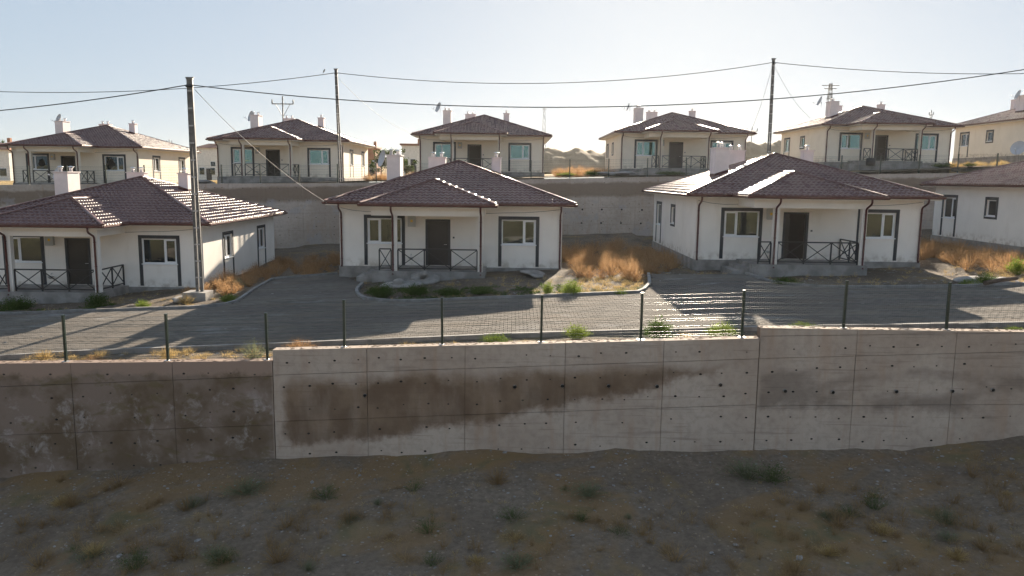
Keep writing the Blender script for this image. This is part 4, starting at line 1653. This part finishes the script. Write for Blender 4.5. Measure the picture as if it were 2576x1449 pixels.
def weed(kind, p, w, h, label, group=None):
    ms, nm = SETS[kind]
    me = random.choice(ms)
    dims = {'lowdry': (.80, .62), 'lowgreen': (.9, .5), 'dry': (.80, .62), 'straw': (.6, .5), 'green': (.9, .5), 'dark': (.96, .6), 'grey': (.7, .8)}[kind]
    o = link(nm, me, None, p)
    o.scale = (w / dims[0], w / dims[0], h / dims[1])
    o.rotation_euler = (0, 0, random.uniform(0, 6.28))
    tag(o, label, CAT[kind], group)
    return o


def patch(name, label, mat, spots, cat, flakes=4, fs=.012, stems=120):
    """uncountable mass of stems: one object"""
    V_, F_, T_ = [], [], []
    for (x, y, z, h, r) in spots:
        v, f, t = bush_data(h, r, stems, flakes, fs, o=Vector((x, y, z)), bw_=fs * .55)
        n = len(V_)
        V_ += v; F_ += [tuple(i + n for i in q) for q in f]; T_ += t
    o = link(name, mk_mesh(name, (V_, F_, T_), mat))
    return tag(o, label, cat, kind='stuff')


def spots(poly, n, h, r, zf):
    xs = [p[0] for p in poly]; ys = [p[1] for p in poly]
    out = []
    while len(out) < n:
        x, y = random.uniform(min(xs), max(xs)), random.uniform(min(ys), max(ys))
        if inside((x, y), poly):
            k = random.uniform(.65, 1.25)
            out.append((x, y, zf(x, y) - .02, h * k, r * k))
    return out


patch('dry_brush', 'tall orange dry brush between the centre and right front houses', 'dry',
      spots([(2.9, 35.0), (4.2, 32.6), (5.3, 32.4), (6.4, 34.9), (8.1, 37.5), (8.3, 47), (2.8, 47)], 130, .85, .6, zmid), 'dry brush', 5, .018, 60)
patch('dry_brush', 'orange dry brush between the left and centre front houses', 'dry',
      spots([(-14.6, 37.5), (-12.6, 36.5), (-11.9, 38.4), (-9.2, 40), (-9.0, 47.5), (-14.5, 47.5)], 80, .62, .5, zmid), 'dry brush', 5, .017, 56)
patch('dry_brush', 'orange dry brush between the right front house and the cropped house', 'dry',
      spots([(20.4, 33.4), (22.8, 32.5), (25.5, 36), (25.6, 47), (20.3, 46)], 110, .75, .6, zmid), 'dry brush', 5, .017, 60)
patch('dry_brush', 'dry stems around the foot of the nearest pole', 'dry',
      spots([(-14.9, 33.0), (-12.2, 33.0), (-12.3, 36.6), (-14.6, 36.6)], 18, .5, .35, zmid), 'dry brush', 5, .02, 60)
patch('dry_brush', 'low straw and stubble along the front wall left of the step', 'straw',
      spots([(-14, 20.3), (-6.6, 20.3), (-6.6, 21.7), (-14, 21.7)], 60, .20, .22, zmid), 'grass', 3, .009, 34)
patch('dry_brush', 'low straw stubble along the front wall right of the step', 'straw',
      spots([(-6, 20.4), (14, 20.4), (14, 21.6), (-6, 21.6)], 40, .16, .20, zmid), 'grass', 2, .009, 30)
patch('dry_brush', 'orange weeds before the gravel heap right of the central back house', 'dry',
      spots([(3.6, 66), (9.0, 66), (13, 92), (5, 92)], 60, .9, .7, zup), 'dry brush', 4, .03, 70)
patch('dry_brush', 'orange weeds beside the teal windowed back house', 'dry',
      spots([(-14.2, 70), (-10.0, 66), (-9.2, 84), (-13.5, 90)], 34, .8, .6, zup), 'dry brush', 4, .03, 60)
patch('dry_brush', 'straw coloured grass between the two left back houses', 'straw',
      spots([(-31.5, 66), (-26.5, 66), (-28, 100), (-38, 100)], 50, .5, .6, zup), 'grass', 4, .03, 50)
patch('dry_brush', 'yellow grass between the two right back houses', 'straw',
      spots([(38.5, 62), (44.0, 62), (46, 76), (38.8, 72)], 40, .5, .5, zup), 'grass', 4, .025, 60)

T = on1
for kind, px, py, wpx, hpx, lab in (
        ('green', 1437, 740, 62, 34, 'round bright green bush behind the kerb right of the centre house'),
        ('green', 1378, 738, 30, 30, 'small green bush at the shadow edge before the centre house corner'),
        ('green', 1562, 738, 48, 14, 'low green weed on the kerb left of the right hand drive'),
        ('green', 1452, 849, 76, 30, 'low bright green weed on the wall top left of the dark bush'),
        ('dark', 1655, 846, 78, 48, 'dark green round bush beside the fence post on the wall'),
        ('green', 1818, 842, 84, 34, 'green weed beside the fence post just left of the wall step'),
        ('green', 1245, 857, 86, 22, 'pale green weed on the wall top below the centre house'),
        ('green', 2022, 823, 84, 16, 'low green weed on the highest wall section left of a fence post'),
        ('green', 2556, 830, 60, 16, 'yellow green weed on the wall top at the right edge'),
        ('green', 575, 757, 52, 20, 'bright green weed just right of the nearest pole'),
        ('green', 360, 772, 40, 20, 'yellow green weed behind the kerb before the left front house'),
        ('dark', 2478, 712, 52, 28, 'dark green bush by the kerb near the right edge'),
        ('green', 2558, 686, 54, 34, 'yellow green bush at the right edge beside the dry brush'),
        ('green', 2436, 715, 44, 18, 'low green weed touching the dark bush near the right edge'),
        ('dry', 756, 872, 90, 24, 'flat orange dry tuft on the wall top right of the left wall step'),
        ('grey', 640, 898, 80, 44, 'tall grey green weed on the wall just left of the step'),
        ('straw', 420, 895, 60, 26, 'straw tuft at the second fence post from the left'),
        ('straw', 110, 900, 70, 24, 'straw tuft left of the leftmost fence post'),
        ('dry', 240, 905, 60, 18, 'small dry tuft on the wall between the two leftmost fence posts'),
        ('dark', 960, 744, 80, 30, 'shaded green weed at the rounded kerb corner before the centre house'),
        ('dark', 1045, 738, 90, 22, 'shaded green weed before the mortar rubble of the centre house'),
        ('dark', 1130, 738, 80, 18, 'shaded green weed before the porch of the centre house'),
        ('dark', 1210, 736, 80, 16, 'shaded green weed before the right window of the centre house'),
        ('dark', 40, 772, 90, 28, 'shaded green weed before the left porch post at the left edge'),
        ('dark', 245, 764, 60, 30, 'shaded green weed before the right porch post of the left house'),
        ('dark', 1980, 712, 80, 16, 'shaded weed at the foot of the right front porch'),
        ('straw', 470, 760, 60, 22, 'straw tuft left of the footing of the nearest pole'),
        ('grey', 600, 720, 40, 20, 'pale weed beside the left drive kerb')):
    p = T(px, py)
    k = FPX / p.y
    p.z = zmid(p.x, p.y) - .02
    weed(kind, p, wpx / k * 1.1, hpx / k * 1.35, lab)

for kind, px, py, Yg, wpx, hpx, lab in (
        ('dark', 2372, 420, 62, 60, 14, 'dark green bush before the bungalow right of the dark back pole'),
        ('dark', 1490, 440, 60, 40, 18, 'dark green bush on the upper terrace before the gravel heap'),
        ('green', 1425, 441, 60, 60, 14, 'green weed on the upper terrace right of the central back house'),
        ('dark', 1690, 430, 63, 90, 12, 'dark weed strip before the porch of the bungalow beside the heaps'),
        ('green', 2440, 418, 62, 40, 12, 'green weed at the corner of the right back row bungalow')):
    p = at(px, py, Yg)
    p.z = zup(p.x, Yg) + .0
    k = FPX / Yg
    weed(kind, p, wpx / k, hpx / k, lab)

# weeds on the shaded ground below the wall
FG = []
rs = random.Random(21)
for px, py, kind in ((180, 1275, 'dry'), (300, 1228, 'dry'), (470, 1280, 'dry'), (720, 1330, 'dry'), (880, 1300, 'dry'), (1040, 1235, 'green'),
                     (1290, 1300, 'green'), (1480, 1250, 'grey'), (1560, 1345, 'green'), (1880, 1200, 'grey'), (1945, 1205, 'green'),
                     (2060, 1245, 'dry'), (1900, 1295, 'dry'), (2110, 1330, 'dry'), (2200, 1280, 'green'), (2445, 1200, 'dry'),
                     (2535, 1285, 'dry'), (2470, 1380, 'dry'), (2290, 1420, 'dry'), (450, 1400, 'dry'), (560, 1412, 'green'),
                     (700, 1410, 'dry'), (340, 1430, 'green'), (100, 1425, 'dry'), (1090, 1425, 'green'), (1300, 1430, 'grey'),
                     (1700, 1410, 'dry'), (820, 1250, 'green'), (60, 1330, 'dry'), (620, 1240, 'grey'), (1380, 1400, 'dry'),
                     (2000, 1440, 'dry'), (1080, 1340, 'green'), (1250, 1215, 'dry'), (2380, 1310, 'grey')):
    FG.append((kind, px, py, rs.uniform(70, 150), rs.uniform(28, 62)))
CL = [(260, 1300), (480, 1400), (900, 1260), (1000, 1400), (1500, 1290), (1680, 1420), (2050, 1290), (2350, 1400), (2480, 1250), (90, 1380)]
for _ in range(64):
    cx_, cy_ = rs.choice(CL)
    px, py = cx_ + rs.gauss(0, 110), cy_ + rs.gauss(0, 45)
    if not (0 < px < 2576 and 1205 < py < 1449): continue
    sc_ = .5 + (py - 1150) / 400
    FG.append((rs.choice(['dry', 'dry', 'grey', 'dry', 'green', 'straw']), px, py, rs.uniform(35, 120) * sc_, rs.uniform(12, 40) * sc_))


def zone(px, py):
    a = ('left wall with white bloom' if px < 690 else 'left half of the mud stain' if px < 1250 else
         'right half of the mud stain' if px < 1900 else 'wet patches of the right wall')
    return ' ' + ('close below the ' if py < 1270 else 'midway below the ' if py < 1370 else 'at the bottom edge below the ') + a


LB = {'dry': 'russet dry weed', 'green': 'green weed',
      'dark': 'dark green weed', 'grey': 'grey green weed',
      'straw': 'straw tuft'}
for kind, px, py, wpx, hpx in FG:
    p = onl(px, py)
    k = FPX / p.y
    p.z = zlow(p.x, p.y) - .02
    weed({'dry': 'lowdry', 'green': 'lowgreen'}.get(kind, kind), p, wpx / k, hpx / k * 1.1, LB[kind] + zone(px, py), kind + ' weeds scattered below the front wall')

# fine stubble mixed into the lower ground
pp = [(x, y, zlow(x, y) - .01, .10 * random.uniform(.5, 1.6), .16 * random.uniform(.6, 1.5)) for x, y in
      [(random.uniform(-12, 12), random.uniform(12.0, 19.0)) for _ in range(260)] if nz(x, y, .35, 40) > -.12]
patch('ground_stubble', 'short dry stubble over the shaded ground below the wall', 'straw', pp, 'grass', 2, .008, 14)


gp = []
for cx_, cy_, n_, w_ in [(-9.5, 17.0, 26, 1.3), (-6.8, 15.2, 30, 1.2), (-3.6, 16.6, 20, 1.1), (-.5, 14.6, 26, 1.4), (2.6, 16.2, 16, 1.0), (5.6, 15.0, 30, 1.3),
                         (7.6, 16.8, 26, 1.1), (9.8, 15.6, 34, 1.4), (9.0, 13.4, 30, 1.4), (4.2, 13.3, 26, 1.3), (-4.6, 13.4, 26, 1.3), (-8.2, 13.8, 30, 1.2), (11.8, 17.3, 24, 1.2)]:
    for _ in range(int(n_ * 1.7)):
        x, y = cx_ + random.gauss(0, w_), cy_ + random.gauss(0, w_ * .55)
        if y > 19.3: continue
        gp.append((x, y, zlow(x, y) - .01, random.uniform(.15, .48), random.uniform(.14, .36)))
patch('dry_grass', 'loose golden brown dry grass over the shaded slope', 'dull', gp, 'grass', 2, .008, 22)
patch('plot_grass', 'pale low grass on the sunlit strip right of the centre house', 'straw',
      spots([(1.5, 29.3), (5.0, 29.5), (6.0, 34.0), (3.0, 34.5), (2.4, 31.5)], 95, .20, .26, zmid), 'grass', 3, .012, 26)
patch('plot_grass', 'pale low grass on the sunlit strip before the cropped house', 'straw',
      spots([(19.5, 30.0), (23.0, 30.2), (23.3, 33.5), (20.3, 34.5)], 70, .20, .26, zmid), 'grass', 3, .012, 26)
patch('ground_cover', 'low grey green weeds along the kerb right of the centre house', 'grey_green',
      spots([(1.5, 29.2), (5.0, 29.6), (5.4, 31.0), (2.0, 30.6)], 34, .16, .28, zmid), 'weeds', 6, .014, 22)
pl_ = []
while len(pl_) < 330:
    x, y = random.uniform(-24, 26), random.uniform(28.9, 42)
    if inside((x, y), ROAD) or nz(x, y, .45, 71) < -.05: continue
    if any(abs(x - hx_) < 5.7 and y > 37.4 for hx_ in (-20.5, -3.04, 14.3)) or (-6.5 < x + .8 - .0 < 2 and False): continue
    pl_.append((x, y, zmid(x, y) - .01, random.uniform(.08, .28), random.uniform(.12, .3)))
patch('plot_grass', 'thin straw and stubble over the front row plots', 'straw', pl_, 'grass', 2, .011, 16)
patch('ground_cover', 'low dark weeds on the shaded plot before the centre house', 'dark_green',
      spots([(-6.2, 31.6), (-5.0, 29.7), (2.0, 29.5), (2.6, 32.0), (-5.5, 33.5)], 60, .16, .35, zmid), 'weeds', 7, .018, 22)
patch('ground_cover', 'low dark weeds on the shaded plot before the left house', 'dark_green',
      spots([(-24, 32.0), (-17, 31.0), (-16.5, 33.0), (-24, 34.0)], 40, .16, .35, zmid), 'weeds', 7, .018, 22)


# ------------------------------------------------------------------ trees far behind
def far_tree(label, px, pbase, ptop, Yf, wid):
    b, t = at(px, pbase, Yf), at(px, ptop, Yf)
    b.z = zup(b.x, Yf) - .1
    Hh = t.z - b.z
    root = empty('tree', b)
    tag(root, label, 'tree')
    tr = MB().tube([(0, 0, 0), (.08, 0, Hh * .3), (0, .05, Hh * .7)], .14, 7, r2=.05)
    for a in range(5):
        an = a * 1.3
        tr.tube([(.05, 0, Hh * (.3 + .07 * a)), (math.cos(an) * wid * .3, math.sin(an) * wid * .3, Hh * (.55 + .07 * a))], .06, 5, r2=.02)
    tr.build('trunk', M['bark'], root)
    v, f, tn = [], [], []
    cl = [(Vector((random.gauss(0, wid * .22), random.gauss(0, wid * .22), Hh * random.uniform(.35, .95))), random.uniform(.25, .5)) for _ in range(26)]
    for c, r in cl:
        tone = random.random()
        for _ in range(70):
            d = Vector((random.gauss(0, 1), random.gauss(0, 1), random.gauss(0, .8))) * r * wid * .18
            flake(v, f, tn, c + d, .13, min(1, max(0, tone + random.gauss(0, .2))))
    link('crown', mk_mesh('crown', (v, f, tn), 'tree'), root)


far_tree('far dark tree right of the raw brick house', 958, 424, 378, 118, 3.4)
far_tree('far tree left of the white two storey house', 992, 415, 372, 128, 3.2)
far_tree('low far bush tree beneath the white two storey house', 1020, 425, 398, 118, 3.0)
far_tree('far small tree above the left edge house', 36, 405, 352, 150, 3.0)
far_tree('far small tree beyond the pale house between left bungalows', 546, 405, 368, 150, 2.4)


# ------------------------------------------------------------------ rubble and stones
def stone_mesh(name, seed, mat, sub=2, rough=.35, flat=.6):
    bm = bmesh.new()
    bmesh.ops.create_icosphere(bm, subdivisions=sub, radius=.5)
    for v in bm.verts:
        d = 1 + rough * noise.noise(v.co * 1.9 + Vector((seed, 0, 0))) * 1.6
        v.co *= d
        v.co.z *= flat
    me = bpy.data.meshes.new(name)
    bm.to_mesh(me); bm.free()
    me.materials.append(M[mat])
    return me


def lump(name, label, cat, p, size, seed, mat='mortar', sub=4, rough=.4, flat=.6, group=None):
    me = stone_mesh(name, seed, mat, sub, rough, flat)
    me.polygons.foreach_set('use_smooth', [True] * len(me.polygons))
    o = link(name, me, None, p)
    o.scale = size
    o.rotation_euler = (0, 0, seed)
    return tag(o, label, cat, group)


p = T(1010, 722); p.z = g1(p.x) + .12
lump('mortar_pile', 'crumpled grey mortar sacks heaped before the centre porch', 'rubble', p, (1.3, 1.0, .75), 3.1, rough=.9, flat=.7)
p = T(1062, 706); p.z = g1(p.x) + .16
lump('mortar_pile', 'flat slab of hardened mortar leaning on the centre porch', 'rubble', p, (1.3, .8, .6), 5.3, rough=.9, flat=.7)
p = T(975, 700); p.z = g1(p.x) + .2
lump('mortar_pile', 'grey rubble block at the left end of the centre porch', 'rubble', p, (.9, .8, .6), 8.2, rough=.6)
p = T(1345, 690); p.z = g1(p.x) + .08
lump('mortar_pile', 'dark soil hump at the right corner of the centre house', 'rubble', p, (1.7, 1.0, .4), 1.7, 'mortar', rough=.5)
p = T(470, 752); p.z = g1(p.x) + .05
lump('mortar_pile', 'pale rubble beside the footing of the nearest pole', 'rubble', p, (1.2, .8, .5), 4.4, 'stone', rough=.7)
p = T(2500, 704); p.z = g1(p.x) + .05
lump('mortar_pile', 'brown rubble hump behind the kerb at the right edge', 'rubble', p, (2.2, 1.0, .5), 6.6, 'stone', rough=.7)
p = at(515, 446, 64); p.z = zup(p.x, 64) + .1
lump('mortar_pile', 'white rubble pile between the two left back bungalows', 'rubble', p, (2.6, 1.4, 1.0), 2.2, 'stone', rough=.8)
p = at(1556, 440, 60); p.z = zup(p.x, 60) + .1
lump('mortar_pile', 'pale rubble pile left of the bungalow beside the heaps', 'rubble', p, (2.4, 1.2, .7), 9.2, 'stone', rough=.8)
# log by the kerb at the right edge
a, b = T(2478, 712, .18), T(2558, 700, .22)
tag(MB().tube([Vector((0, 0, 0)), (b - a) * .5 + Vector((0, .05, .02)), b - a], .09, 9, r2=.07).build('log', M['bark'], None, a),
    'weathered log lying behind the kerb at the right edge', 'log')
# barrel on the porch of the right back house
o = HOBJ['r5'].location
tag(MB().lathe([(.30, 0), (.36, .05), (.38, .3), (.36, .55), (.33, .62), (.26, .63)], 16).build('barrel', M['rail'], None, (o.x - 2.75, o.y - 3.0, o.z - .35)),
    'black barrel beside the porch of the bungalow right of the dark pole', 'barrel')

STN = [stone_mesh('stone', s, 'stone', 1, .5, .6) for s in (1.2, 4.5, 7.7)]
SV, SF = [], []
for _ in range(2600):
    x, y = random.uniform(-13, 13), 12 + 7.7 * random.random() ** .7
    me = random.choice(STN)
    k = .02 + .05 * random.random() ** 4
    a = random.uniform(0, 6.28); ca, sa = math.cos(a), math.sin(a)
    n = len(SV); z = zlow(x, y)
    for v in me.vertices:
        c = v.co
        SV.append((x + (c.x * ca - c.y * sa) * k * 1.3, y + (c.x * sa + c.y * ca) * k, z + c.z * k))
    SF += [tuple(n + i for i in q.vertices) for q in me.polygons]
me = bpy.data.meshes.new('gravel'); me.from_pydata(SV, [], SF); me.materials.append(M['stone'])
tag(link('gravel', me), 'small pale pebbles scattered over the shaded ground', 'gravel', kind='stuff')
SV, SF = [], []
k_ = 0
while k_ < 1800:
    x, y = random.uniform(-24, 26), random.uniform(20.3, 37.5)
    if inside((x, y), ROAD) and random.random() > .03: continue
    if nz(x, y, .5, 61) < -.1: continue
    k_ += 1
    me = random.choice(STN); k = .02 + .10 * random.random() ** 4; n = len(SV)
    z = zmid(x, y) if not inside((x, y), ROAD) else g1(x) + .05
    a = random.uniform(0, 6.28); ca, sa = math.cos(a), math.sin(a)
    for v in me.vertices: SV.append((x + (v.co.x * ca - v.co.y * sa) * k * 1.5, y + (v.co.x * sa + v.co.y * ca) * k, z + v.co.z * k * .8))
    SF += [tuple(n + i for i in q.vertices) for q in me.polygons]
me = bpy.data.meshes.new('plot_gravel'); me.from_pydata(SV, [], SF); me.materials.append(M['stone'])
tag(link('plot_gravel', me), 'stones and crumbs scattered over the house plots', 'gravel', kind='stuff')
SV, SF = [], []
for _ in range(1100):
    x = random.uniform(-13.8, 14.2)
    tz = (lin(-13.4, -4.96, -6.3, -4.80) if x < -6.23 else lin(-6.17, -4.50, 6.4, -4.03) if x < 6.45 else lin(6.4, -3.76, 13.3, -3.78))(x)
    y = FW + random.uniform(.03, .33)
    me = random.choice(STN); k = .012 + .045 * random.random() ** 2.5; n = len(SV)
    if nz(x, 0, .9, 51) < -.15: k *= .5
    for v in me.vertices: SV.append((x + v.co.x * k * 2.2, y + v.co.y * k * 1.4, tz + v.co.z * k * .9))
    SF += [tuple(n + i for i in q.vertices) for q in me.polygons]
me = bpy.data.meshes.new('wall_top_crumbs'); me.from_pydata(SV, [], SF); me.materials.append(M['crumb'])
tag(link('wall_top_crumbs', me), 'reddish dirt crumbs along the top of the front retaining wall', 'dirt', kind='stuff')
for px, py in ((497, 1362), (1270, 1148), (1550, 1152), (1490, 1175), (1405, 1192), (2140, 1182), (2232, 1183), (2370, 1148), (2470, 1140),
               (1975, 1152), (1180, 1235), (1065, 1250), (500, 1222), (650, 1215), (785, 1218), (1610, 1240), (2010, 1405), (1790, 1385),
               (1850, 1372), (2225, 1370), (1440, 1355), (300, 1400), (865, 1395), (1240, 1395), (905, 1200), (2000, 1240), (2545, 1160)):
    p = onl(px, py)
    p.z = zlow(p.x, p.y) + .02
    o = link('stone', random.choice(STN), None, p)
    k = random.uniform(.07, .15)
    o.scale = (k * 1.3, k, k * .8); o.rotation_euler = (0, 0, random.uniform(0, 6))
    tag(o, 'fist sized pale stone' + zone(px, py), 'stone', 'larger stones on the lower ground')


# ------------------------------------------------------------------ evening haze
hz_ = MB().box(-910, 910, -410, 910, -8, 40)
hm = bpy.data.materials.new('pale evening haze')
hm.use_nodes = True
hn = hm.node_tree
hn.nodes.clear()
ho = hn.nodes.new('ShaderNodeOutputMaterial')
hv = hn.nodes.new('ShaderNodeVolumePrincipled')
hv.inputs['Color'].default_value = (.95, .95, .95, 1)
hv.inputs['Density'].default_value = 0.00009
hv.inputs['Anisotropy'].default_value = 0.55
hn.links.new(hv.outputs[0], ho.inputs['Volume'])
tag(hz_.build('haze', hm), kind='stuff')
